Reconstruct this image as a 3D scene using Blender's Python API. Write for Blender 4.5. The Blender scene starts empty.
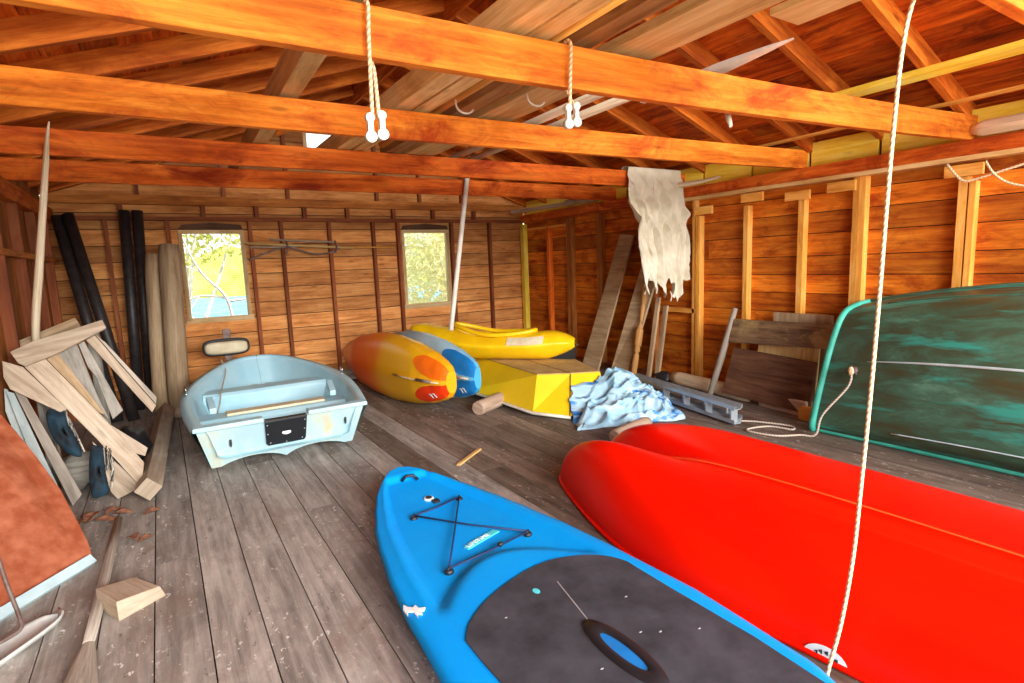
import bpy, bmesh, math, random
from math import sin, cos, pi, sqrt, exp
from mathutils import Vector as V, Matrix, noise as mnoise
random.seed(7)
SC = bpy.context.scene
COL = SC.collection

# ------------------------------------------------------------------ materials
def new_mat(name):
    m = bpy.data.materials.new(name); m.use_nodes = True
    nt = m.node_tree; b = nt.nodes['Principled BSDF']
    return m, nt, b
def N(nt, t, **kw):
    n = nt.nodes.new(t)
    for k, v in kw.items():
        if k in n.inputs.keys() if hasattr(n.inputs, 'keys') else False: n.inputs[k].default_value = v
        else: setattr(n, k, v)
    return n
def rgba(c): return (c[0], c[1], c[2], 1)
def ramp(nt, src, stops):
    r = nt.nodes.new('ShaderNodeValToRGB'); e = r.color_ramp.elements
    e[0].position, e[0].color = stops[0][0], rgba(stops[0][1])
    e[1].position, e[1].color = stops[-1][0], rgba(stops[-1][1])
    for p, c in stops[1:-1]:
        k = e.new(p); k.color = rgba(c)
    nt.links.new(src, r.inputs[0]); return r.outputs[0]
def mix(nt, a, b, f, mode='MIX'):
    n = nt.nodes.new('ShaderNodeMix'); n.data_type = 'RGBA'; n.blend_type = mode
    for sock, val in ((n.inputs[0], f), (n.inputs[6], a), (n.inputs[7], b)):
        if hasattr(val, 'node'): nt.links.new(val, sock)
        elif isinstance(val, (int, float)): sock.default_value = val
        else: sock.default_value = rgba(val)
    return n.outputs[2]
def uvmap(nt, sx, sy):
    t = nt.nodes.new('ShaderNodeUVMap'); t.uv_map = 'UVMap'
    mp = nt.nodes.new('ShaderNodeMapping'); mp.inputs['Scale'].default_value = (sx, sy, 1)
    nt.links.new(t.outputs[0], mp.inputs[0]); return mp.outputs[0]
def noise_tex(nt, vec, scale=1.0, detail=5, rough=.6, dist=0):
    n = nt.nodes.new('ShaderNodeTexNoise')
    n.inputs['Scale'].default_value = scale; n.inputs['Detail'].default_value = detail
    n.inputs['Roughness'].default_value = rough; n.inputs['Distortion'].default_value = dist
    if vec is not None: nt.links.new(vec, n.inputs['Vector'])
    return n.outputs['Fac']
def objco(nt, sc=(1, 1, 1)):
    t = nt.nodes.new('ShaderNodeTexCoord'); mp = nt.nodes.new('ShaderNodeMapping')
    mp.inputs['Scale'].default_value = sc
    nt.links.new(t.outputs['Object'], mp.inputs[0]); return mp.outputs[0]
def bump(nt, b, h, s=.3, d=.01):
    n = nt.nodes.new('ShaderNodeBump'); n.inputs['Strength'].default_value = s; n.inputs['Distance'].default_value = d
    nt.links.new(h, n.inputs['Height']); nt.links.new(n.outputs[0], b.inputs['Normal'])

def wood(name, dark, mid, light, rough=.75, var=.35, knots=.5, specks=0, stain=None, bmp=.35, spec=.25):
    """grain along U (metres), random tone per board from the colour attribute"""
    m, nt, b = new_mat(name)
    g = noise_tex(nt, uvmap(nt, 1.3, 24), 1, 7, .72, .5)
    big = noise_tex(nt, uvmap(nt, 1.5, 6), 1, 6, .7, .6)
    c = ramp(nt, g, [(.36, dark), (.5, mid), (.63, light)])
    c2 = ramp(nt, big, [(.38, dark), (.5, mid), (.62, light)])
    c = mix(nt, c, c2, .5)
    if stain:
        s = ramp(nt, noise_tex(nt, uvmap(nt, .9, 1.6), 1.7, 6, .7, .8), [(.52, (0, 0, 0)), (.68, (1, 1, 1))])
        c = mix(nt, c, stain, s)
    if knots:
        v = nt.nodes.new('ShaderNodeTexVoronoi'); v.inputs['Scale'].default_value = 1
        nt.links.new(uvmap(nt, 2.1, 7), v.inputs['Vector'])
        k = ramp(nt, v.outputs['Distance'], [(.05, (knots,) * 3), (.13, (0, 0, 0))])
        c = mix(nt, c, tuple(x * .35 for x in dark), k)
    at = nt.nodes.new('ShaderNodeVertexColor'); at.layer_name = 'rnd'
    hs = nt.nodes.new('ShaderNodeMapRange'); hs.inputs[3].default_value = 1 - var; hs.inputs[4].default_value = 1 + var
    nt.links.new(at.outputs[0], hs.inputs[0])
    hv = nt.nodes.new('ShaderNodeHueSaturation')
    nt.links.new(hs.outputs[0], hv.inputs['Value']); nt.links.new(c, hv.inputs['Color'])
    c = hv.outputs[0]
    if specks:
        s = ramp(nt, noise_tex(nt, uvmap(nt, 16, 24), 1, 4, .75), [(.60, (0, 0, 0)), (.63, (1, 1, 1))])
        s2 = ramp(nt, noise_tex(nt, uvmap(nt, 1.2, 1.2), 1, 3, .6), [(.46, (.12, .12, .12)), (.60, (1, 1, 1))])
        mm = nt.nodes.new('ShaderNodeMath'); mm.operation = 'MULTIPLY'
        nt.links.new(s, mm.inputs[0]); nt.links.new(s2, mm.inputs[1])
        m2 = nt.nodes.new('ShaderNodeMath'); m2.operation = 'MULTIPLY'; m2.inputs[1].default_value = specks
        nt.links.new(mm.outputs[0], m2.inputs[0])
        c = mix(nt, c, (.75, .72, .68), m2.outputs[0])
        dk = ramp(nt, noise_tex(nt, uvmap(nt, 7, 15), 1.3, 4, .7), [(.64, (0, 0, 0)), (.69, (.75, .75, .75))])
        c = mix(nt, c, (.10, .08, .07), dk)
    nt.links.new(c, b.inputs['Base Color'])
    b.inputs['Roughness'].default_value = rough
    b.inputs['Specular IOR Level'].default_value = spec
    bump(nt, b, g, bmp, .006)
    return m

def plain(name, col, rough=.5, metal=0, var=.12, scale=6, spec=.5, coat=0, bmp=0, col2=None, lo=.35, hi=.65, sc=(1, 1, 1)):
    m, nt, b = new_mat(name)
    n = noise_tex(nt, objco(nt, sc), scale, 5, .6)
    c2 = col2 or tuple(min(1, x * (1 + var)) for x in col)
    c1 = col if col2 else tuple(x * (1 - var) for x in col)
    nt.links.new(ramp(nt, n, [(lo, c1), (hi, c2)]), b.inputs['Base Color'])
    b.inputs['Roughness'].default_value = rough; b.inputs['Metallic'].default_value = metal
    b.inputs['Specular IOR Level'].default_value = spec
    if coat: b.inputs['Coat Weight'].default_value = coat; b.inputs['Coat Roughness'].default_value = .08
    if bmp: bump(nt, b, noise_tex(nt, objco(nt, sc), scale * 6, 4, .6), bmp, .004)
    return m

M = {}
M['tie'] = wood('tie_wood', (.40, .075, .006), (.76, .205, .014), (.95, .38, .045), stain=(.42, .055, .005), var=.12, knots=.5)
M['tiered'] = wood('tie_wood_red', (.33, .045, .005), (.68, .125, .010), (.90, .25, .030), stain=(.30, .028, .003), var=.12)
M['back'] = wood('back_wall_boards', (.32, .105, .026), (.60, .235, .062), (.80, .40, .135), var=.3)
M['right'] = wood('right_wall_boards', (.24, .034, .002), (.56, .135, .006), (.78, .27, .022), stain=(.25, .03, .002), var=.28)
M['left'] = wood('left_wall_boards', (.15, .042, .009), (.34, .11, .018), (.52, .21, .05), var=.4)
M['roof'] = wood('roof_boards', (.17, .018, .001), (.52, .090, .004), (.80, .22, .016), stain=(.14, .014, .002), var=.3)
M['rafter'] = wood('rafter_wood', (.27, .040, .003), (.56, .125, .009), (.82, .26, .03), var=.2)
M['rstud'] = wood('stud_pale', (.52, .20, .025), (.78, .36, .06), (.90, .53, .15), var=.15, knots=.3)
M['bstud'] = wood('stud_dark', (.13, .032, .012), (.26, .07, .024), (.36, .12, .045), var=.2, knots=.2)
M['yellowwood'] = wood('yellow_wood', (.80, .52, .03), (.96, .74, .07), (1, .86, .22), var=.1, knots=.25)
M['lumber'] = wood('lumber_tan', (.48, .27, .085), (.74, .48, .18), (.88, .66, .32), var=.18, knots=.35)
M['lumberdark'] = wood('lumber_brown', (.22, .10, .03), (.40, .20, .065), (.55, .31, .12), var=.2)
M['grey'] = wood('weathered_grey', (.20, .17, .135), (.38, .33, .27), (.56, .50, .42), var=.2, knots=.5)
M['greydark'] = wood('weathered_dark', (.12, .11, .09), (.26, .245, .21), (.42, .39, .34), var=.25, knots=.6)
M['pale'] = wood('pale_board', (.29, .215, .145), (.46, .365, .265), (.63, .53, .41), var=.18, knots=.35)
M['mossy'] = wood('mossy_dark_board', (.05, .03, .018), (.13, .075, .04), (.26, .17, .08), stain=(.33, .24, .10), var=.2)
M['darkboard'] = wood('dark_board', (.05, .022, .012), (.115, .05, .026), (.19, .10, .055), var=.2)
M['floor'] = wood('floor_planks', (.165, .145, .128), (.325, .295, .262), (.50, .462, .418), rough=.68, var=.17, knots=.4, specks=1, stain=(.25, .195, .16), bmp=.25, spec=.35)
M['floorshade'] = wood('floor_planks_shaded_brown', (.085, .062, .048), (.175, .135, .105), (.29, .235, .19), rough=.68, var=.2, knots=.4, specks=.7, stain=(.13, .075, .05), bmp=.25, spec=.3)  # brown planks with the dimmer light of the right side put into their colour
M['void'] = plain('dark_gap', (.015, .011, .009), .9)
M['tanweather'] = wood('weathered_tan', (.26, .17, .09), (.44, .31, .18), (.60, .46, .29), var=.15, knots=.4)
M['palebright'] = wood('pale_bright', (.55, .44, .28), (.80, .68, .48), (.92, .83, .64), var=.1, knots=.2)
M['scoop'] = plain('grey_enamel', (.50, .52, .50), .6, scale=7, col2=(.72, .73, .69))
M['log'] = wood('log_bark', (.30, .19, .13), (.50, .36, .26), (.66, .53, .42), var=.1)
M['rope'] = None
def rope_mat(name, c1, c2):
    m, nt, b = new_mat(name)
    w = nt.nodes.new('ShaderNodeTexWave'); w.wave_type = 'BANDS'; w.bands_direction = 'DIAGONAL'
    w.inputs['Scale'].default_value = 1
    nt.links.new(uvmap(nt, 26, 1), w.inputs['Vector'])
    nt.links.new(ramp(nt, w.outputs['Fac'], [(.1, c1), (.7, c2)]), b.inputs['Base Color'])
    b.inputs['Roughness'].default_value = .85; bump(nt, b, w.outputs['Fac'], .5, .003); return m
M['rope'] = rope_mat('rope_tan', (.62, .42, .22), (.92, .76, .50))
M['ropegrey'] = rope_mat('rope_grey', (.40, .33, .26), (.66, .58, .48))
M['white'] = plain('white_plastic', (.70, .66, .56), .5)
M['sheet'] = plain('white_sheet', (.86, .84, .74), .9, scale=6)
M['whitecloth'] = plain('canvas_cloth', (.60, .55, .41), .9, scale=5, col2=(.78, .74, .60), bmp=.3)
M['dinghy'] = plain('dinghy_plastic', (.38, .68, .80), .45, scale=2.5, col2=(.52, .78, .87))
def hull_mat():
    m, nt, b = new_mat('dinghy_outer')
    n = noise_tex(nt, objco(nt, (4, 4, 1)), 1.2, 5, .65)
    nt.links.new(ramp(nt, n, [(.42, (.40, .61, .67)), (.58, (.50, .66, .64)), (.74, (.64, .56, .32))]), b.inputs['Base Color'])
    b.inputs['Roughness'].default_value = .5; return m
M['dinghyout'] = hull_mat()
M['cream'] = plain('cream_vinyl', (.66, .56, .36), .55, scale=9, col2=(.80, .72, .50))
M['black'] = plain('black_plastic', (.012, .014, .018), .45)
M['blackpipe'] = plain('black_pipe', (.016, .013, .014), .5, scale=20, col2=(.04, .032, .03))
M['chrome'] = plain('metal_grey', (.60, .62, .63), .3, 1)
M['alu'] = plain('aluminium_dull', (.50, .56, .60), .4, .55, scale=8)
M['rust'] = plain('rusty_steel', (.16, .10, .08), .6, .5, scale=14, col2=(.32, .24, .22))
M['supblue'] = plain('sup_blue', (.002, .33, .93), .5, scale=2, col2=(.002, .38, .98), spec=.12)
M['supside'] = plain('sup_blue_lip', (.004, .33, .86), .3, scale=2, col2=(.004, .40, .95))
M['pad'] = plain('deck_pad_foam', (.022, .024, .032), .75, scale=5, col2=(.058, .062, .078), bmp=.25)
M['padmark'] = plain('pad_scuff', (.30, .30, .31), .8)
M['cyan'] = plain('logo_cyan', (.10, .70, .80), .5)
M['logo'] = plain('logo_white', (.80, .92, .93), .5)
M['cord'] = plain('bungee_navy', (.01, .025, .10), .6)
M['red'] = plain('red_plastic', (.93, .004, .0005), .36, scale=1.2, col2=(.97, .010, .0005), spec=.14, sc=(3, .5, 3))
M['redline'] = plain('red_scuff', (.95, .14, .02), .5)
M['yellow'] = plain('yellow_plastic', (.86, .50, .004), .38, scale=3, col2=(.95, .62, .006))
M['yellowpaint'] = plain('yellow_paint', (.86, .58, .004), .55, scale=3, col2=(.93, .66, .008))
M['tan'] = plain('tan_top', (.42, .27, .085), .8, scale=7, col2=(.56, .38, .14))
M['bluepatch'] = plain('blue_plastic', (.008, .20, .58), .35)
M['redpatch'] = plain('kayak_red', (.88, .045, .004), .35)
M['orangepatch'] = plain('kayak_orange', (.93, .16, .006), .35)
M['teal'] = plain('teal_edge', (.03, .40, .30), .5, scale=5, col2=(.08, .56, .43))
M['copper'] = plain('rust_red_panel', (.34, .078, .028), .65, scale=9, col2=(.56, .19, .095), bmp=.4, lo=.4, hi=.72)
M['paleblue'] = plain('pale_blue_paint', (.52, .70, .74), .6)
M['navycloth'] = plain('navy_cloth', (.004, .009, .014), .8, scale=8, col2=(.008, .045, .075), bmp=.4)
M['frayed'] = plain('frayed_mesh', (.42, .40, .34), .9, scale=20, col2=(.64, .61, .53))
M['leaf'] = plain('dry_leaf', (.15, .055, .03), .8, scale=30, col2=(.36, .16, .085))
M['wire'] = plain('galvanised_wire', (.62, .62, .55), .6, .3)
M['frame'] = wood('window_frame_wood', (.40, .24, .09), (.62, .42, .20), (.78, .58, .33), var=.15)
M['greyblue'] = wood('grey_blue_board', (.26, .33, .33), (.42, .50, .49), (.58, .64, .62), var=.1)

def kayak_mat(name, stops, blend=.10):
    m, nt, b = new_mat(name)
    t = nt.nodes.new('ShaderNodeUVMap'); t.uv_map = 'UVMap'
    sx = nt.nodes.new('ShaderNodeSeparateXYZ'); nt.links.new(t.outputs[0], sx.inputs[0])
    n = noise_tex(nt, uvmap(nt, 3, 1.5), 1.6, 4, .55)
    a = nt.nodes.new('ShaderNodeMath'); a.operation = 'MULTIPLY_ADD'; a.inputs[1].default_value = blend * 2.4; a.inputs[2].default_value = -blend * 1.2
    nt.links.new(n, a.inputs[0])
    s = nt.nodes.new('ShaderNodeMath'); s.operation = 'ADD'
    nt.links.new(sx.outputs[0], s.inputs[0]); nt.links.new(a.outputs[0], s.inputs[1])
    nt.links.new(ramp(nt, s.outputs[0], stops), b.inputs['Base Color'])
    b.inputs['Roughness'].default_value = .28; b.inputs['Specular IOR Level'].default_value = .5
    return m
M['sunset'] = kayak_mat('sunset_plastic', [(0, (.95, .42, .01)), (.16, (.90, .46, .008)), (.42, (.86, .40, .012)), (.55, (.80, .12, .008)), (.80, (.62, .055, .012)), (.93, (.70, .14, .012)), (1, (.88, .36, .02))])
M['skyblue'] = kayak_mat('blue_fade_plastic', [(0, (.06, .40, .72)), (.14, (.40, .66, .80)), (.42, (.50, .68, .78)), (.58, (.16, .36, .44)), (.72, (.03, .05, .065)), (1, (.02, .03, .04))])
def green_mat():
    m, nt, b = new_mat('old_green_paint')
    n1 = noise_tex(nt, uvmap(nt, 1.0, 3.2), 1.6, 7, .7, .5)
    n2 = noise_tex(nt, uvmap(nt, .9, 5.5), 1.1, 5, .6, .3)
    c = ramp(nt, n1, [(.36, (.060, .066, .026)), (.48, (.052, .11, .065)), (.58, (.062, .19, .125)), (.70, (.13, .36, .26))])
    f = ramp(nt, n2, [(.54, (0, 0, 0)), (.64, (.9, .9, .9))])
    c = mix(nt, c, (.035, .42, .34), f)
    w = ramp(nt, noise_tex(nt, uvmap(nt, 2.5, 22), 1, 4, .7), [(.70, (0, 0, 0)), (.76, (.7, .7, .7))])
    c = mix(nt, c, (.55, .62, .52), w)
    nt.links.new(c, b.inputs['Base Color']); b.inputs['Roughness'].default_value = .5
    bump(nt, b, n1, .25, .01); return m
M['green'] = green_mat()
def tarp_mat():
    m, nt, b = new_mat('tarp_silver_blue')
    n = noise_tex(nt, objco(nt, (2.2, 2.2, 5)), 1.3, 4, .55, .6)
    nt.links.new(ramp(nt, n, [(.36, (.26, .50, .66)), (.54, (.46, .68, .80)), (.60, (.03, .24, .66)), (.70, (.015, .12, .46))]), b.inputs['Base Color'])
    b.inputs['Roughness'].default_value = .42; return m
M['tarp'] = tarp_mat()
def foliage_mat(name, a, c):
    m, nt, b = new_mat(name)
    n = noise_tex(nt, objco(nt), 9, 3, .6)
    nt.links.new(ramp(nt, n, [(.35, a), (.65, c)]), b.inputs['Base Color'])
    b.inputs['Roughness'].default_value = .6
    tl = nt.nodes.new('ShaderNodeBsdfTranslucent'); ms = nt.nodes.new('ShaderNodeMixShader'); ms.inputs[0].default_value = .5
    cc = b.inputs['Base Color'].links[0].from_socket; nt.links.new(cc, tl.inputs[0]); out = nt.nodes['Material Output']
    nt.links.new(b.outputs[0], ms.inputs[1]); nt.links.new(tl.outputs[0], ms.inputs[2]); nt.links.new(ms.outputs[0], out.inputs['Surface'])
    return m
M['leaves'] = foliage_mat('spring_leaves', (.42, .40, .03), (.86, .78, .16))
M['paleleaves'] = foliage_mat('pale_leaves', (.80, .74, .36), (.95, .92, .62))
M['bark'] = plain('pale_bark', (.74, .68, .58), .8, scale=12)
M['water'] = plain('lake_water', (.04, .19, .34), .6, scale=.8, col2=(.24, .46, .58), spec=.2, sc=(1, 4, 1))
M['bank'] = plain('bank_ground', (.42, .38, .26), .9, scale=3, col2=(.62, .58, .42))
M['hill'] = plain('far_shore', (.26, .27, .03), .9, scale=.7, col2=(.52, .48, .10))

# ------------------------------------------------------------------ mesh builder
class MB:
    def __init__(s):
        s.bm = bmesh.new(); s.uv = s.bm.loops.layers.uv.new('UVMap'); s.cl = s.bm.loops.layers.float_color.new('rnd')
    def face(s, vs, uvs, r, mi=0, sm=False):
        try: f = s.bm.faces.new(vs)
        except ValueError: return None
        f.material_index = mi; f.smooth = sm
        for l, u in zip(f.loops, uvs):
            l[s.uv].uv = u; l[s.cl] = (r, r, r, 1)
        return f
    def beam(s, p0, p1, w, h, up=(0, 0, 1), mi=0, w1=None, h1=None, r=None):
        p0, p1, up = V(p0), V(p1), V(up); d = p1 - p0; L = d.length; d.normalize()
        sd = d.cross(up); sd.normalize(); up = sd.cross(d)
        w1 = w if w1 is None else w1; h1 = h if h1 is None else h1
        r = random.random() if r is None else r; ou, ov = random.random() * 40, random.random() * 40
        c = [(-1, -1), (1, -1), (1, 1), (-1, 1)]
        a = [s.bm.verts.new(p0 + sd * (x * w / 2) + up * (y * h / 2)) for x, y in c]
        b = [s.bm.verts.new(p1 + sd * (x * w1 / 2) + up * (y * h1 / 2)) for x, y in c]
        per = [0, w, w + h, 2 * w + h, 2 * w + 2 * h]
        for i in range(4):
            j = (i + 1) % 4
            s.face([a[i], b[i], b[j], a[j]], [(ou, ov + per[i]), (ou + L, ov + per[i]), (ou + L, ov + per[i + 1]), (ou, ov + per[i + 1])], r, mi)
        s.face([a[0], a[1], a[2], a[3]], [(ou, ov), (ou, ov + w), (ou + .02, ov + w), (ou + .02, ov)], r, mi)
        s.face([b[3], b[2], b[1], b[0]], [(ou, ov), (ou, ov + w), (ou + .02, ov + w), (ou + .02, ov)], r, mi)
        return s
    def box(s, x0, x1, y0, y1, z0, z1, axis='x', mi=0, r=None):
        if axis == 'x': return s.beam((x0, (y0 + y1) / 2, (z0 + z1) / 2), (x1, (y0 + y1) / 2, (z0 + z1) / 2), y1 - y0, z1 - z0, mi=mi, r=r)
        if axis == 'y': return s.beam(((x0 + x1) / 2, y0, (z0 + z1) / 2), ((x0 + x1) / 2, y1, (z0 + z1) / 2), x1 - x0, z1 - z0, mi=mi, r=r)
        return s.beam(((x0 + x1) / 2, (y0 + y1) / 2, z0), ((x0 + x1) / 2, (y0 + y1) / 2, z1), x1 - x0, y1 - y0, up=(0, 1, 0), mi=mi, r=r)
    def tube(s, pts, r, n=8, mi=0, cap=True, close=False):
        pts = [V(p) for p in pts]; m = len(pts); rr = r if isinstance(r, (list, tuple)) else [r] * m
        rnd = random.random(); rings = []; L = 0; us = []
        ref = V((0, 0, 1)) if abs((pts[1] - pts[0]).normalized().z) < .9 else V((1, 0, 0))
        for i, p in enumerate(pts):
            a = pts[(i - 1) % m] if (close or i > 0) else p
            b = pts[(i + 1) % m] if (close or i < m - 1) else p
            t = (b - a).normalized(); x = t.cross(ref)
            if x.length < 1e-4: x = t.cross(V((0, 1, 0)))
            x.normalize(); y = x.cross(t); ref = y
            rings.append([s.bm.verts.new(p + (x * cos(2 * pi * k / n) + y * sin(2 * pi * k / n)) * rr[i]) for k in range(n)])
            if i: L += (p - pts[i - 1]).length
            us.append(L)
        cnt = m if close else m - 1
        for i in range(cnt):
            j = (i + 1) % m; u0, u1 = us[i], us[j] if j else us[i] + .05
            for k in range(n):
                q = (k + 1) % n
                s.face([rings[i][k], rings[i][q], rings[j][q], rings[j][k]], [(u0, k / n), (u0, (k + 1) / n), (u1, (k + 1) / n), (u1, k / n)], rnd, mi, True)
        if cap and not close:
            for R_, fl in ((rings[0], False), (rings[-1], True)):
                vs = R_ if fl else R_[::-1]
                s.face(vs, [(.1 * cos(2 * pi * k / n), .1 * sin(2 * pi * k / n)) for k in range(n)], rnd, mi)
        return s
    def grid(s, f, nu, nv, cu=False, cv=False, mi=0, us=1, vs=1, sm=True, mif=None, r=.5):
        V_ = [[s.bm.verts.new(f(i / nu, j / nv)) for j in range(nv if cv else nv + 1)] for i in range(nu if cu else nu + 1)]
        for i in range(nu):
            for j in range(nv):
                a = V_[i][j]; b = V_[(i + 1) % len(V_)][j]; c = V_[(i + 1) % len(V_)][(j + 1) % len(V_[0])]; d = V_[i][(j + 1) % len(V_[0])]
                k = mi if mif is None else mif((i + .5) / nu, (j + .5) / nv)
                s.face([a, b, c, d], [(i / nu * us, j / nv * vs), ((i + 1) / nu * us, j / nv * vs), ((i + 1) / nu * us, (j + 1) / nv * vs), (i / nu * us, (j + 1) / nv * vs)], r, k, sm)
        return V_
    def prism(s, pts, ext, mi=0, us=1, sm=False):
        pts = [V(p) for p in pts]; ext = V(ext); r = random.random()
        a = [s.bm.verts.new(p) for p in pts]; b = [s.bm.verts.new(p + ext) for p in pts]
        o = pts[0]; ax = (pts[1] - pts[0]).normalized(); nn = ext.normalized(); ay = nn.cross(ax)
        uv = [((p - o).dot(ax), (p - o).dot(ay)) for p in pts]
        s.face(a[::-1], uv[::-1], r, mi); s.face(b, uv, r, mi)
        for i in range(len(a)):
            j = (i + 1) % len(a); l = (pts[j] - pts[i]).length
            s.face([a[i], a[j], b[j], b[i]], [(0, 0), (l, 0), (l, ext.length), (0, ext.length)], r, mi, sm)
        return s
    def lump(s, c, rad, seed=0, amp=.25, fr=1.5, sub=3, mi=0):
        r0 = bmesh.ops.create_icosphere(s.bm, subdivisions=sub, radius=1)
        for v in r0['verts']:
            p = v.co.copy(); k = 1 + amp * mnoise.noise(p * fr + V((seed * 7.1, seed, 3)))
            v.co = V((c[0] + p.x * rad[0] * k, c[1] + p.y * rad[1] * k, c[2] + p.z * rad[2] * k))
        fs = {f for v in r0['verts'] for f in v.link_faces}
        for f in fs:
            f.smooth = True; f.material_index = mi
            for l in f.loops: l[s.uv].uv = (l.vert.co.x, l.vert.co.z); l[s.cl] = (.5, .5, .5, 1)
        return s
    def clean_normals(s): bmesh.ops.recalc_face_normals(s.bm, faces=s.bm.faces[:]); return s
    def build(s, name, mats, parent=None, bevel=0, recalc=True, base=True):
        if recalc: s.clean_normals()
        if bevel: 
            es = [e for e in s.bm.edges if len(e.link_faces) == 2 and e.calc_face_angle(0) > .6]
            bmesh.ops.bevel(s.bm, geom=es, offset=bevel, segments=2, affect='EDGES', profile=.5)
        xs = [v.co for v in s.bm.verts]
        lo = V((min(v.x for v in xs), min(v.y for v in xs), min(v.z for v in xs))); hi = V((max(v.x for v in xs), max(v.y for v in xs), max(v.z for v in xs)))
        c = V(((lo.x + hi.x) / 2, (lo.y + hi.y) / 2, lo.z))
        for v in s.bm.verts: v.co -= c
        me = bpy.data.meshes.new(name); s.bm.to_mesh(me); s.bm.free()
        for m in (mats if isinstance(mats, (list, tuple)) else [mats]): me.materials.append(m)
        o = bpy.data.objects.new(name, me); COL.objects.link(o)
        o['_w'] = c[:]
        if parent is not None: o.parent = parent; o.location = c - V(parent['_w'])
        else: o.location = c
        return o
def tag(o, label, cat, group=None, kind=None):
    o['label'] = label; o['category'] = cat
    if group: o['group'] = group
    if kind: o['kind'] = kind
    return o
def thing(name, label, cat, loc, group=None):
    o = bpy.data.objects.new(name, None); COL.objects.link(o); o.location = loc; o['_w'] = V(loc)[:]; o.empty_display_size = .1
    return tag(o, label, cat, group)
def struct(o, label=None, cat=None):
    o['kind'] = 'structure'
    if label: o['label'] = label
    if cat: o['category'] = cat
    return o
def spline(pts, n=8, closed=False):
    P = [V(p) for p in pts]; out = []; m = len(P)
    for i in range(m if closed else m - 1):
        g = lambda k: P[k % m] if closed else P[max(0, min(m - 1, k))]
        a, b, c, d = g(i - 1), g(i), g(i + 1), g(i + 2)
        for k in range(n):
            t = k / n
            out.append(.5 * ((2 * b) + (c - a) * t + (2 * a - 5 * b + 4 * c - d) * t * t + (3 * b - a - 3 * c + d) * t ** 3))
    if not closed: out.append(P[-1])
    return out
def interp(x, tab):
    if x <= tab[0][0]: return tab[0][1]
    for (a, b), (c, d) in zip(tab, tab[1:]):
        if x <= c:
            t = (x - a) / (c - a); t = t * t * (3 - 2 * t) * .3 + t * .7
            return b + (d - b) * t
    return tab[-1][1]
def sstep(a, b, x):
    t = max(0, min(1, (x - a) / (b - a))); return t * t * (3 - 2 * t)

# ------------------------------------------------------------------ the room
XL, XR, YB, YF = -.97, 5.25, 7.90, -.70
PL = 2.28                    # top of the wall plates
RX = (XL + XR) / 2
SL = .345                    # roof slope
def under(x): return 2.42 + SL * (XR - x if x > RX else x - XL)

mb = MB()
x = XL - .1
k = 0
SEAM0 = .231                 # a seam of the floor boards
x = SEAM0 - .2015 * 6
while x < XR + .1:
    cuts = [YF - .3] + sorted(random.uniform(YF + .5, YB - .5) for _ in range(random.choice((1, 1, 2)))) + [YB + .02]
    for a, b in zip(cuts, cuts[1:]):
        mb.box(x + .0028, x + .1987, a + .001, b - .001, -.035, 0, 'y', mi=2 if random.random() < (x - .9) / 1.6 else 0)  # shaded brown boards grow more frequent towards the right
    x += .2015
mb.box(XL - .2, XR + .3, YF - .3, YB + .1, -.12, -.036, 'y', mi=1)
floor = struct(mb.build('floor', [M['floor'], M['void'], M['floorshade']]))

# ---- back wall: horizontal boards with two window openings and a gable opening
W1, W2, W3 = (.27, .975, .945, 2.045), (3.10, 3.85, .92, 2.045), (1.82, 2.42, 2.93, 3.36)
def holes(z0, z1): return [(w[0], w[1]) for w in (W1, W2, W3) if z1 > w[2] + .002 and z0 < w[3] - .002]
mb = MB()
def zcuts(z0, z1):
    c = {z0, z1}
    for w in (W1, W2, W3):
        for q in (w[2], w[3]):
            if z0 < q < z1: c.add(q)
    return sorted(c)
z = 0
row = 0
while z < 3.5:
    zt = z + .187; cz = zcuts(z, zt)
    r = random.random()
    for za, zb in zip(cz, cz[1:]):
        lim = XR + .02
        lo_, hi_ = XL, XR
        if za > 2.45:
            d = (za - 2.42) / SL; lo_, hi_ = XL + d, XR - d
        if hi_ - lo_ < .05: continue
        segs = []; cur = lo_
        for h0, h1 in sorted(holes(za, zb)):
            if h0 > cur: segs.append((cur, h0))
            cur = max(cur, h1)
        segs.append((cur, hi_))
        g0 = 0 if za != z else .009
        for n_, (a, b) in enumerate(segs):
            if b - a > .01: mb.box(a, b, YB, YB + .025, za + g0, zb, 'x', r=(r + n_ * .17) % 1)
            mb.box(a, b, YB + .025, YB + .04, za, zb, 'x', mi=1)
    z = zt; row += 1
wall_back = struct(mb.build('wall_back', [M['back'], M['void']], base=False))
def stud(wall, mat, x0, x1, y0, y1, z0, z1, name='stud', axis='z', bev=0):
    return MB().box(x0, x1, y0, y1, z0, z1, axis).build(name, mat, wall, bevel=bev)
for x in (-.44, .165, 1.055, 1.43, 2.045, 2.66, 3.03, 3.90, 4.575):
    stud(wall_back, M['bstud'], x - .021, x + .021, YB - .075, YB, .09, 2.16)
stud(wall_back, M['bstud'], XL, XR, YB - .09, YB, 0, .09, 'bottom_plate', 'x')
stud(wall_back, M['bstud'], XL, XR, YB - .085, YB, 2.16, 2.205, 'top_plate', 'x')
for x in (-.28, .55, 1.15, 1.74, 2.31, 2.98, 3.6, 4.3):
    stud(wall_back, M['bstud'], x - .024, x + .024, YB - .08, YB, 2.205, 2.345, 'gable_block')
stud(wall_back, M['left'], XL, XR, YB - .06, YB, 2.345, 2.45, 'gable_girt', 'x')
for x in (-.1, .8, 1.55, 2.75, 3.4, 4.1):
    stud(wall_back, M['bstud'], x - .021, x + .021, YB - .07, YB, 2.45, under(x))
stud(wall_back, M['yellowwood'], 5.155, 5.235, YB - .15, YB - .06, 0, 2.13, 'corner_post')

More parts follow.
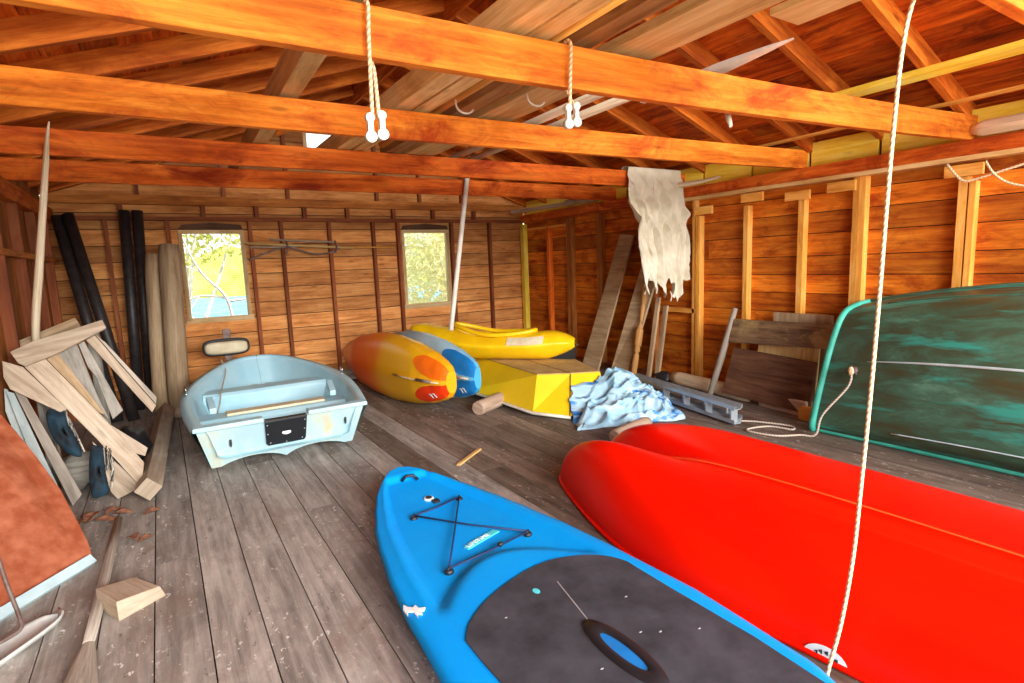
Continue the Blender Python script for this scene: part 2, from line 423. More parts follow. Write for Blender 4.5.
# ---- windows
def window(i, w, mesh_n):
    x0, x1, z0, z1 = w; t = .035
    mb = MB()
    mb.box(x0 - .03, x1 + .03, YB - .03, YB + .05, z0 - .03, z0 + t, 'x'); mb.box(x0 - .01, x1 + .01, YB - .02, YB + .05, z1 - t, z1 + .01, 'x')
    mb.box(x0 - .01, x0 + t, YB - .02, YB + .05, z0 + t, z1 - t, 'z'); mb.box(x1 - t, x1 + .01, YB - .02, YB + .05, z0 + t, z1 - t, 'z')
    o = struct(mb.build('window_%d' % i, M['frame']))
    mb = MB(); n = int((x1 - x0) / mesh_n)
    for k in range(1, n):
        x = x0 + (x1 - x0) * k / n; mb.tube([(x, YB + .03, z0 + .02), (x, YB + .03, z1 - .02)], .0011, 4, cap=False)
    n = int((z1 - z0) / mesh_n)
    for k in range(1, n):
        z = z0 + (z1 - z0) * k / n; mb.tube([(x0 + .02, YB + .033, z), (x1 - .02, YB + .033, z)], .0011, 4, cap=False)
    mb.build('wire_mesh', M['wire'], o)
    return o
w1 = window(1, W1, .026)
window(2, W2, .026)
window(3, W3, .06)
# dark lintel boards above the two windows
for w in (W1, W2):
    mb = MB(); p = [(w[0] + .0, YB - .03, w[3] + .012), (w[1], YB - .03, w[3] + .012), (w[1] - .02, YB - .03, w[3] + .07), ((w[0] + w[1]) / 2, YB - .03, w[3] + .10), (w[0] + .03, YB - .03, w[3] + .07)]
    mb.prism(p, (0, .028, 0)).build('lintel', M['darkboard'], wall_back)

# ---- left wall: vertical boards
mb = MB(); y = YF
while y < YB:
    b = min(y + random.uniform(.15, .22), YB)
    mb.box(XL - .03, XL, y + .002, b, 0, 2.2, 'z'); y = b
mb.box(XL - .045, XL - .03, YF, YB, 0, 2.3, 'y', mi=1)
wall_left = struct(mb.build('wall_left', [M['left'], M['void']]))
for y in (.6, 1.9, 3.2, 4.5, 5.3, 6.05, 6.8, 7.5):
    stud(wall_left, M['bstud'], XL, XL + .07, y - .022, y + .022, 0, 2.14)
stud(wall_left, M['left'], XL, XL + .075, 4.6, YB, 1.70, 1.745, 'girt', 'y')
stud(wall_left, M['rafter'], XL - .06, XL + .08, YF, YB + .02, 2.14, PL, 'wall_plate', 'y')

# ---- right wall: horizontal boards, pale studs
mb = MB(); z = 0
while z < 2.15:
    zt = min(z + random.uniform(.17, .21), 2.2); cuts = [YF] + sorted(random.uniform(1.5, 6.5) for _ in range(2)) + [YB]
    for a, b in zip(cuts, cuts[1:]): mb.box(XR + .035, XR + .06, a, b - .002, z + .007, zt, 'y')
    z = zt
mb.box(XR + .06, XR + .075, YF, YB + .05, 0, 2.3, 'y', mi=1)
wall_right = struct(mb.build('wall_right', [M['right'], M['void']]))
xs0 = XR - .045
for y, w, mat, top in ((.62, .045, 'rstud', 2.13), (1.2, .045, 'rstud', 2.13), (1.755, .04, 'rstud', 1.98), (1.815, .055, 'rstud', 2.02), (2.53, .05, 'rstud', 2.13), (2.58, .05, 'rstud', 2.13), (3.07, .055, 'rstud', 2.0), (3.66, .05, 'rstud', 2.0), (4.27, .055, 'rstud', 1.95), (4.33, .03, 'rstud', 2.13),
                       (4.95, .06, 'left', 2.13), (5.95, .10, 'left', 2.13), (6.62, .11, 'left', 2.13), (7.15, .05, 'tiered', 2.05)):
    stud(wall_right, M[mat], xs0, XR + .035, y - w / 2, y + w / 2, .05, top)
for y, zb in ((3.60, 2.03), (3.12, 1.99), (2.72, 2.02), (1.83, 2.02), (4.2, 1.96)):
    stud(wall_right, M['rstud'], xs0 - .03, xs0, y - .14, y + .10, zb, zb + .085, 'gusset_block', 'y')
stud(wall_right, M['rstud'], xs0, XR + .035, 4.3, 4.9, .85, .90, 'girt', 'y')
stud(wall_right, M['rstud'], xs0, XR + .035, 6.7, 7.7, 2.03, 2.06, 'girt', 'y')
stud(wall_right, M['bstud'], xs0, XR + .035, YF, YB, 0, .06, 'bottom_plate', 'y')
stud(wall_right, M['lumber'], xs0 - .045, XR + .06, YF, 4.6, 2.13, 2.165, 'plate_ledger', 'y')
stud(wall_right, M['tiered'], xs0 - .02, XR + .07, YF, YB + .02, 2.165, PL, 'wall_plate', 'y')

# ---- roof: boards, ridge board and rafters under one ceiling
mb = MB()
for side in (-1, 1):
    L = (XR - RX) * sqrt(1 + SL * SL); n = 17
    ex = .35
    for k in range(-2, n):
        a = k / n; b = (k + 1) / n
        xa, xb = (XR - (XR - RX) * a, XR - (XR - RX) * b) if side > 0 else (XL + (RX - XL) * a, XL + (RX - XL) * b)
        za, zb = 2.56 + SL * (XR - RX) * a, 2.56 + SL * (XR - RX) * b
        cuts = [YF - .5] + sorted(random.uniform(0, 7) for _ in range(2)) + [YB + .4]
        nrm = V((SL * side, 0, 1)).normalized()
        for c0, c1 in zip(cuts, cuts[1:]):
            mb.beam(((xa + xb) / 2, c0, (za + zb) / 2 + .012), ((xa + xb) / 2, c1 - .003, (za + zb) / 2 + .012), L / n - .004, .022, up=nrm)
    xa, xb = (XR + ex, RX) if side > 0 else (XL - ex, RX)
    za = 2.56 - SL * ex; zb = 2.56 + SL * (XR - RX)
    mb.beam(((xa + xb) / 2, YF - .5, (za + zb) / 2 + .035), ((xa + xb) / 2, YB + .4, (za + zb) / 2 + .035), (XR + ex - RX) * sqrt(1 + SL * SL), .012, up=(SL * side, 0, 1), mi=1)
ceiling = struct(mb.build('ceiling', [M['roof'], M['void']]))
def add_part(mb, name, mat, parent, bevel=0): return mb.build(name, mat, parent, bevel=bevel)
ry = [-.6, .0, .6, 1.2, 1.83, 2.43, 3.03, 3.63, 4.23, 4.83, 5.43, 6.03, 6.63, 7.23, 7.80]
for y in ry:
    for side in (-1, 1):
        xe, dx = (XR, -1) if side > 0 else (XL, 1)
        off = .07 * sqrt(1 + SL * SL)
        p0 = (xe - dx * .25, y, 2.42 - SL * .25 + off); p1 = (RX + dx * -.02 * 0 - side * -.02, y, 2.42 + SL * (XR - RX) + off - .006)
        MB().beam(p0, p1, .05, .14).build('rafter', M['rafter'], ceiling)
MB().box(RX - .014, RX + .014, YF - .4, YB + .3, 3.40, 3.585, 'y').build('ridge_board', M['rafter'], ceiling)
# bird blocks between the rafters above the right plate
for a, b in zip(ry, ry[1:]):
    if a < -.1: continue
    MB().box(XR + .0, XR + .03, a + .015, b - .015, PL - .01, 2.50, 'y').build('rafter_block', M['yellowwood'], ceiling)
    MB().box(XL - .03, XL, a + .015, b - .015, PL - .01, 2.50, 'y').build('rafter_block', M['left'], ceiling)
MB().box(XR + .055, XR + .075, YF, YB + .1, PL - .05, 2.62, 'y').build('eave_light_block', M['rafter'], ceiling); MB().box(XL - .075, XL - .055, YF, YB + .1, PL - .05, 2.62, 'y').build('eave_light_block', M['rafter'], ceiling)  # unseen boards added outside both eaves to stop light leaking past the blocks
# light strips nailed under the right rafters
pz = lambda x: 2.42 + SL * (XR - x)
MB().beam((4.46, -.3, pz(4.46) - .025), (4.50, 2.62, pz(4.50) - .025), .075, .045, up=(SL, 0, 1)).build('nailed_batten', M['yellowwood'], ceiling)
MB().beam((4.90, .2, pz(4.90) - .012), (4.97, 3.9, pz(4.97) - .012), .028, .018, up=(SL, 0, 1)).build('nailed_batten', M['rstud'], ceiling)
# thin diagonal struts in the dark roof void
for a, b in (((1.15, 5.2, 2.75), (1.45, 6.0, 3.15)), ((1.1, 5.8, 2.8), (1.75, 6.6, 3.25))):
    MB().beam(a, b, .02, .035).build('brace_strut', M['rafter'], ceiling)

# ------------------------------------------------------------------ tie beams
def tie(a, b, label, mat, h=.165, w=.05, sag=0):
    mb = MB(); n = 14 if sag else 1; r = random.random(); ou = random.random() * 30; sd = V((b[1] - a[1], a[0] - b[0], 0)).normalized() * (w / 2)
    L = (V(b) - V(a)).length; rings = []
    for k in range(n + 1):
        t = k / n; c = V((a[0] + (b[0] - a[0]) * t, a[1] + (b[1] - a[1]) * t, 2.28 - sag * 4 * t * (1 - t)))
        rings.append([mb.bm.verts.new(c + sd * x + V((0, 0, h * z))) for x, z in ((-1, 0), (1, 0), (1, 1), (-1, 1))])
    per = [0, w, w + h, 2 * w + h, 2 * w + 2 * h]
    for k in range(n):
        for i in range(4):
            j = (i + 1) % 4; mb.face([rings[k][i], rings[k + 1][i], rings[k + 1][j], rings[k][j]], [(ou + L * k / n, per[i]), (ou + L * (k + 1) / n, per[i]), (ou + L * (k + 1) / n, per[i + 1]), (ou + L * k / n, per[i + 1])], r)
    for R_ in (rings[0], rings[-1]): mb.face(R_, [(0, 0), (0, w), (.02, w), (.02, 0)], r)
    return tag(mb.build('tie_beam', mat, bevel=.004), label, 'beam', 'tie beams across the boathouse')
tie((XL - .02, 2.14), (XR + .04, 1.79), 'nearest orange tie beam, thick and bright, two rope loops hang over it', M['tie'], .175, sag=.045)
tie((XL - .02, 3.36), (XR + .04, 3.08), 'orange tie beam second from the front, just behind the rope loops', M['tie'], sag=.025)
tie((XL - .02, 4.58), (XR + .04, 4.52), 'reddish tie beam third from the front, with the pale cloth hung at its right end', M['tiered'], .16)
tie((XL - .02, 5.74), (XR + .04, 5.66), 'red-brown tie beam farthest from the camera, closest to the windows', M['tiered'], .165)
tie((XL - .02, .80), (XR + .04, .77), 'tie beam whose edge just shows in the top right corner', M['tie'])

# ------------------------------------------------------------------ lumber stored on the ties
ZL = 2.447
def lumber(name, x, y0, y1, w, h, label, mat, x1=None, z=ZL, cat='lumber', up=(0, 0, 1)):
    x1 = x if x1 is None else x1
    o = MB().beam((x, y0, z + h / 2), (x1, y1, z + h / 2), w, h, up).build(name, mat, bevel=.003)
    return tag(o, label, cat, 'timber stored on the tie beams')
lumber('timber', .66, 1.4, 6.6, .10, .16, 'tan square timber on the ties left of the first rope loop', M['lumber'], .79)
lumber('timber', 1.36, .6, 5.2, .11, .13, 'thick tan timber on the ties, leftmost of the central stack', M['lumber'], 1.35)
lumber('plank', 1.475, .6, 5.0, .10, .06, 'knotty tan plank lying right beside the thick timber on the ties', M['lumber'], 1.48)
o = MB().tube([(1.55, .7, ZL + .03), (1.61, 4.4, ZL + .03)], .03, 12).build('pole', M['rstud']); tag(o, 'round orange pole on the ties beside the knotty plank', 'pole', 'timber stored on the tie beams')
o = MB().beam((1.68, .6, ZL + .04), (1.755, 4.7, ZL + .04), .11, .08).build('plank', M['lumberdark'], bevel=.003); tag(o, 'dark brown plank on the ties between the round pole and the widest board', 'lumber', 'timber stored on the tie beams')
lumber('board', 1.985, .9, 5.3, .26, .045, 'widest pale board on the ties, right of the dark brown plank', M['lumber'], 2.0)
lumber('board', 2.29, .2, 1.45, .20, .03, 'short pale board end on the ties at the top of the photo', M['lumber'])
for x0, x1, lab in ((2.31, 2.40, 'grey pipe on the ties right of the widest board, left of its pair'), (2.52, 2.60, 'grey pipe on the ties nearest the white wrapped bundle')):
    o = MB().tube([(x0, 2.25, ZL + .03), (x1, 5.0, ZL + .03)], .028, 14).build('pipe', M['palebright']); tag(o, lab, 'pipe', 'pipes on the tie beams')
# pale hooks above second tie (loops of bent cord on the boards)
for x, y, lab in ((1.63, 3.02, 'small pale hook against the dark plank, left of two under the roof'), (1.93, 2.72, 'small pale hook nearest the front tie beam, right of two')):
    pts = [V((x + .07 * sin(t), y, 2.435 - .055 * (1 - cos(t)) * .5 - .01)) for t in [-.4 * pi + k * 1.25 * pi / 9 for k in range(10)]]
    pts = [V((x - .06, y, 2.46))] + [V((x - .06 * cos(t), y, 2.43 - .045 * sin(t))) for t in [k * pi / 8 for k in range(8)]]
    tag(MB().tube(pts, .006, 6).build('hook', M['white']), lab, 'hook', 'pale hooks under the stored lumber')
# white furled bundle
def furl():
    a, b = V((2.80, 2.75, ZL + .075)), V((2.67, 1.64, ZL + .06)); 
    def f(u, v):
        p = a.lerp(b, u); r = interp(u, [(0, .02), (.25, .035), (.6, .036), (.85, .02), (1, .005)]); t = 2 * pi * v
        k = 1 + .14 * sin(5 * t + 4 * u) + .07 * sin(11 * t)
        return p + V((cos(t) * r * k * 1.3, 0, sin(t) * r * k * .8))
    mb = MB(); mb.grid(f, 30, 20, cv=True)
    return mb.build('furled_cloth', M['sheet'])
tag(furl(), 'white furled cloth bundle tapering to a point, lying over the front tie beam', 'cloth')
tag(MB().tube([(2.74, 2.06, 2.30), (2.72, 2.03, 2.24), (2.70, 2.0, 2.19)], [.012, .016, .010], 8).build('cloth_strap', M['white']), 'short white strap end dangling under the front tie beam', 'strap')

# ------------------------------------------------------------------ rope loops on the front tie
def rope_loop(x, ty, zlow, label):
    yf = ty - .034; yb = ty + .034; zt = 2.455
    t = thing('rope_loop', label, 'rope', (x, ty, zlow), 'rope loops over the front tie beam')
    MB().tube(spline([(x - .012, yf, zlow + .09), (x - .006, yf - .002, 2.30), (x, yf, zt - .05), (x, ty, zt - .03), (x + .02, yb, zt - .06), (x + .02, yb, 2.26), (x + .018, ty, 2.2), (x + .012, yf, zlow + .10)], 6), .0075, 8).build('rope', M['rope'], t)
    for s, d in ((-1, 0), (1, .012)):
        mb = MB(); cx = x + s * .022
        mb.tube([(cx, yf - .012, zlow + .02 + d), (cx, yf + .012, zlow + .02 + d)], .02, 14)
        mb.tube([(cx, yf - .010, zlow + .085 + d), (cx, yf + .010, zlow + .085 + d)], .016, 14)
        mb.beam((cx, yf, zlow + .02 + d), (cx, yf, zlow + .09 + d), .02, .016, up=(0, 1, 0))
        mb.build('cleat', M['white'], t)
rope_loop(.715, 2.03, 1.945, 'pale rope loop with two white cleats, left one on the front tie beam')
rope_loop(1.57, 1.985, 2.06, 'pale rope loop with white cleats, right one near the grey pipe ends')
# long hanging rope in the foreground
pts = spline([(2.17, .825, 2.26), (2.16, .82, 2.42), (2.15, .78, 2.455), (2.14, .735, 2.42), (2.14, .735, 2.25)], 6) ; pts = spline([(2.17, .74, 2.30), (2.17, .74, 2.44), (2.165, .79, 2.457), (2.155, .835, 2.43), (2.12, .90, 2.29), (2.10, .92, 2.13), (2.07, .92, 1.88), (2.05, .92, 1.6), (2.035, .92, 1.33), (2.01, .92, 1.0), (1.98, .92, .71), (1.95, .92, .45), (1.90, .925, .21), (1.842, .93, .06), (1.838, .935, .012)], 6)
tag(MB().tube(pts, .0065, 8).build('hanging_rope', M['rope']), 'long pale rope hanging from the roof in front of the red hull', 'rope')

# ------------------------------------------------------------------ paddle board
def paddle_board():
    cx, nose = 1.215, 3.43
    t = thing('paddle_board', 'bright blue stand-up paddle board with black deck pad on the floor', 'paddle board', (cx, 1.9, 0))
    tab = [(0, .0), (.03, .075), (.08, .125), (.16, .185), (.3, .255), (.5, .33), (.7, .395), (.9, .44), (1.2, .495), (1.5, .53), (2.0, .565), (2.5, .54), (2.9, .38), (3.15, .22), (3.25, .0)]
    L = 3.25
    def arch(u): return 1.235 + .33 * (u / .8) ** 2    # where the bow recess ends, distance from nose
    def top(u, d, w):
        z = .135 + .055 * max(0, 1 - d / .9) ** 2
        rim = sstep(.70, .80, abs(u)) * sstep(0.05, .2, d)
        rec = 1 - sstep(arch(u) - .03, arch(u) + .03, d)
        z += -.030 * (1 - rim) * rec * sstep(.10, .16, d) - .022 * sstep(.93, 1, abs(u)) ** 1
        z -= .012 * (exp(-((abs(u) - .90) / .025) ** 2)) * sstep(.15, .3, d) * (1 - sstep(1.3, 1.7, d))
        return z
    nt_, nu = 110, 44
    def f(a, b):
        d = L * (1 - cos(pi * a)) / 2 if a < .5 else L * a; d = L * (a ** 1.6 if a < .999 else 1)
        w = interp(d, tab); y = nose - d
        if b <= .62:
            u = -1 + 2 * b / .62; return V((cx + w * u, y, top(u, d, w)))
        v = (b - .62) / .38; ro = .055 * max(0, 1 - d / .9) ** 2
        q = -1 + 2 * v; e = abs(q) ** 5
        return V((cx - w * q * (1 - .16 * (1 - e)) , y, ro + .002 + (.075 * e)))
    mb = MB(); mb.grid(f, nt_, nu + 20, cv=True); 
    mb.build('hull', M['supblue'], t)
    # raised arch band in front of the pad
    # deck pad
    fr = [(.811, 1.691), (.875, 1.779), (1.019, 1.875), (1.218, 1.945), (1.361, 1.961), (1.461, 1.941), (1.566, 1.887), (1.636, 1.813), (1.664, 1.744)]
    padpts = [(.86, .55), (.82, 1.1), (.808, 1.56)] + [(q.x, q.y) for q in spline([(a, b, 0) for a, b in fr], 5)] + [(1.664, 1.5), (1.672, 1.1), (1.64, .55)]
    ph = [V((p[0], p[1], .1345)) for p in padpts]
    mb = MB(); mb.prism(ph[::-1], (0, 0, .007)); pad = mb.build('deck_pad', M['pad'], t)
    # scuffs on the pad
    def tri(pts, z, name, mat, par, h=.0025):
        mb = MB(); mb.prism([V((p[0], p[1], z)) for p in pts], (0, 0, h)); return mb.build(name, mat, par)
    # carry handle: black oval bowl with blue hollow
    hx, hy = 1.235, 1.32
    def oval(rx, ry, z, n=28): return [V((hx + rx * cos(2 * pi * k / n), hy + ry * sin(2 * pi * k / n) , z)) for k in range(n)]
    mb = MB(); A, B, C_, D = oval(.064, .205, .1415), oval(.060, .20, .150), oval(.030, .125, .150), oval(.026, .115, .143)
    vs = [[mb.bm.verts.new(p) for p in ring] for ring in (A, B, C_, D)]
    for r_ in range(3):
        for k in range(28):
            q = (k + 1) % 28; mb.face([vs[r_][k], vs[r_][q], vs[r_ + 1][q], vs[r_ + 1][k]], [(0, 0)] * 4, .5, 0, True)
    hd = mb.build('carry_handle', M['black'], t)
    mb = MB(); mb.prism(oval(.027, .116, .1418), (0, 0, .0016)); mb.build('handle_hollow', M['bluepatch'], hd)
    # pad logo drop and scuff line
    mb = MB(); mb.prism([V((1.20 + .014 * cos(a) - .003, 1.795 + .02 * sin(a), .1412)) for a in [k * pi / 6 for k in range(12)]], (0, 0, .0015)); mb.build('pad_logo', M['cyan'], pad)
    mb = MB(); mb.beam((1.31, 1.80, .1420), (1.25, 1.53, .1420), .005, .001)
    mb.build('pad_scuff', M['padmark'], pad)
    for x, y in ((1.47, 1.55), (1.36, 1.36), (1.42, 1.32), (1.0, 1.72), (1.55, 1.25), (1.12, 1.30)): MB().lump((x, y, .1418), (.009, .005, .0012), x, sub=1).build('pad_scuff', M['padmark'], pad)
    # bungee lacing and its anchors: positions on the recessed bow deck
    zz = .108
    anc = {'a': (1.065, 2.80), 'b': (1.385, 2.875), 'c': (.985, 2.19), 'd': (1.475, 2.27)}
    P = lambda k, dz=.022: V((anc[k][0], anc[k][1], zz + dz))
    mb = MB()
    for a, b in (('a', 'b'), ('b', 'c'), ('a', 'd'), ('c', 'd')): mb.tube([P(a), P(a).lerp(P(b), .5) - V((0, 0, .008)), P(b)], .005, 6)
    cord = mb.build('bungee_cord', M['cord'], t)
    for k in anc:
        mb = MB(); c = V((anc[k][0], anc[k][1], zz)); mb.lump((c.x, c.y, c.z + .004), (.024, .018, .016), hash(k) % 7, .1, sub=2); mb.tube([c + V((-.012, -.006, .01)), c + V((0, 0, .03)), c + V((.014, .006, .01))], .005, 6)
        mb.build('bungee_anchor', M['black'], t)
    mid = P('c').lerp(P('d'), .62); MB().lump((mid.x, mid.y, mid.z), (.016, .014, .014), 3, .1, sub=2).build('cord_lock', M['black'], cord)
    # bow handle loop and valve
    c = V((1.225, 3.26, .150)); mb = MB(); mb.tube([c + V((-.045, .015, 0)), c + V((-.02, .005, .03)), c + V((.025, -.005, .03)), c + V((.05, -.02, 0))], .010, 8); mb.build('bow_loop', M['black'], t)
    mb = MB(); mb.tube([(1.235, 2.98, .112), (1.235, 2.98, .128)], .030, 16); vlv = mb.build('valve', M['logo'], t)
    MB().tube([(1.235, 2.98, .127), (1.235, 2.98, .133)], .018, 12).build('valve_cap', M['black'], vlv)
    MB().box(1.235, 1.275, 2.905, 2.945, .110, .128, 'x').build('valve_strap', M['black'], vlv)
    # wordmark: outline bar and letters between the cords
    a, b = V((1.155, 2.33, zz - .003)), V((1.375, 2.40, zz - .003)); d = (b - a).normalized(); ang = math.atan2(d.y, d.x); up = V((-d.y, d.x, 0))
    mb = MB(); mb.prism([a - up * .004, b - up * .004, b + up * .034 - d * .01, a + up * .028], (0, 0, .006)); mk = mb.build('wordmark_bar', M['cyan'], t)
    cu = bpy.data.curves.new('wordmark', 'FONT'); cu.body = 'LIFETIME'; cu.size = .040; cu.extrude = .0012; cu.space_character = 1.05
    tmp = bpy.data.objects.new('tmp', cu); dg = bpy.context.evaluated_depsgraph_get()
    COL.objects.link(tmp); dg = bpy.context.evaluated_depsgraph_get(); me = bpy.data.meshes.new_from_object(tmp.evaluated_get(dg)); bpy.data.objects.remove(tmp)
    me.materials.append(M['logo']); o = bpy.data.objects.new('wordmark', me); COL.objects.link(o); o.parent = mk
    w0 = V(mk['_w']); p = a + d * .008 + up * .004 + V((0, 0, .0075)); o.location = p - w0; o.rotation_euler = (0, 0, ang)
    # pale emblem on the left rail
    em = [(0, .03), (.012, .06), (.02, .035), (.035, .015), (.05, .022), (.052, -.005), (.075, -.02), (.062, -.035), (.052, -.028), (.05, -.05), (.036, -.035), (.028, -.055), (.028, -.01), (.012, .005), (.0, -.02)]
    mb = MB(); mb.prism([V((.695 + x * 1.0, 1.985 + y, .128 + x * .12)) for x, y in em], (0, 0, .006)); mb.build('emblem', M['logo'], t)
paddle_board()

# ------------------------------------------------------------------ overturned red hull
def red_hull():
    cx, W, H, yend = 2.63, .795, .385, -.75
    t = thing('overturned_boat', 'large bright red plastic boat lying hull up beside the blue board', 'boat', (cx, 1.2, 0))
    def yf(u): return 1.6 + 1.38 * (1 - abs(u) ** 2.6) ** .62 - .24 * exp(-((u + .20) / .12) ** 2) + .16 * exp(-((u + .50) / .2) ** 2) + .04 * exp(-((u - .15) / .2) ** 2)
    def zt(u, y, full=True):
        d = max(0, yf(u) - y); c = min(d / .55, 1); cap = sqrt(max(0, 1 - (1 - c) ** 2.2))
        h = H * (1 - abs(u) ** 3.0) ** .60
        h *= 1 - .50 * exp(-((u + .20) / .13) ** 2) * exp(-(d / .55) ** 1.5)
        h += .010 * exp(-((u + .20) / .022) ** 2) * sstep(.3, .8, d)
        h += .008 * exp(-((u + .44) / .02) ** 2) * sstep(1.5, 2.1, d) + .007 * exp(-((u + .60) / .02) ** 2) * sstep(1.6, 2.1, d)
        return max(0, h * cap)
    def xw(u, y): return cx + W * u * (1 - (.13 * sstep(1.75, .75, y) + .14 * sstep(.9, -.6, y) if u < 0 else 0))
    def f(a, b):
        u = sin(pi * (b - .5)) * .9995; Y0 = yf(u); q = a ** 1.9; y = Y0 + (yend - Y0) * q
        return V((xw(u, y), y, .004 + zt(u, y)))
    mb = MB(); mb.grid(f, 70, 110, us=3, vs=1.4); mb.build('hull', M['red'], t, recalc=True)
    # rolled rim along the floor
    rim = [V((cx + W * sin(pi * (b / 60 - .5)) * 1.0, yf(sin(pi * (b / 60 - .5)) * .9995) - .002, .014)) for b in range(61)]
    rim = [V((xw(-1, yend + (1.5 - yend) * k / 14), yend + (1.5 - yend) * k / 14, .014)) for k in range(14)] + rim + [V((rim[-1].x, .6, .014)), V((rim[-1].x, yend, .014))]
    MB().tube(rim, .013, 8).build('rim', M['red'], t)
    mb = MB()
    for k in range(1, 40):
        pass
    pts = [V((xw(-.20, y), y, .006 + zt(-.20, y))) for y in [2.3 - 2.8 * k / 40 for k in range(41)]]
    mb.tube(pts, .004, 6)
    mb.build('keel_line', M['redline'], t)
    # white oval maker's label on the side
    mb = MB()
    def lab(a, b):
        r = a; th = pi * b
        y = .985 + .075 * r * cos(th); e = .045 * r * sin(th)
        u0 = -.9995; zz = .012 + e
        lo, hi = -.9999, -.3
        for _ in range(30):
            m_ = (lo + hi) / 2
            if zt(m_, y) < zz: lo = m_
            else: hi = m_
        return V((xw(hi, y) - .004, y, zz + .006))
    mb.grid(lab, 8, 16); lb = mb.build('label', M['logo'], t)
    mb = MB()
    for k in range(5):
        p = lab(.55, .18 + .16 * k); mb.box(p.x - .003, p.x, p.y - .007, p.y - .003, p.z - .009, p.z + .007, 'y'); mb.box(p.x - .003, p.x, p.y - .003, p.y + .004, p.z - .003 * (k % 3), p.z + .002, 'y')
    mb.build('label_lettering', M['navycloth'], lb)
red_hull()

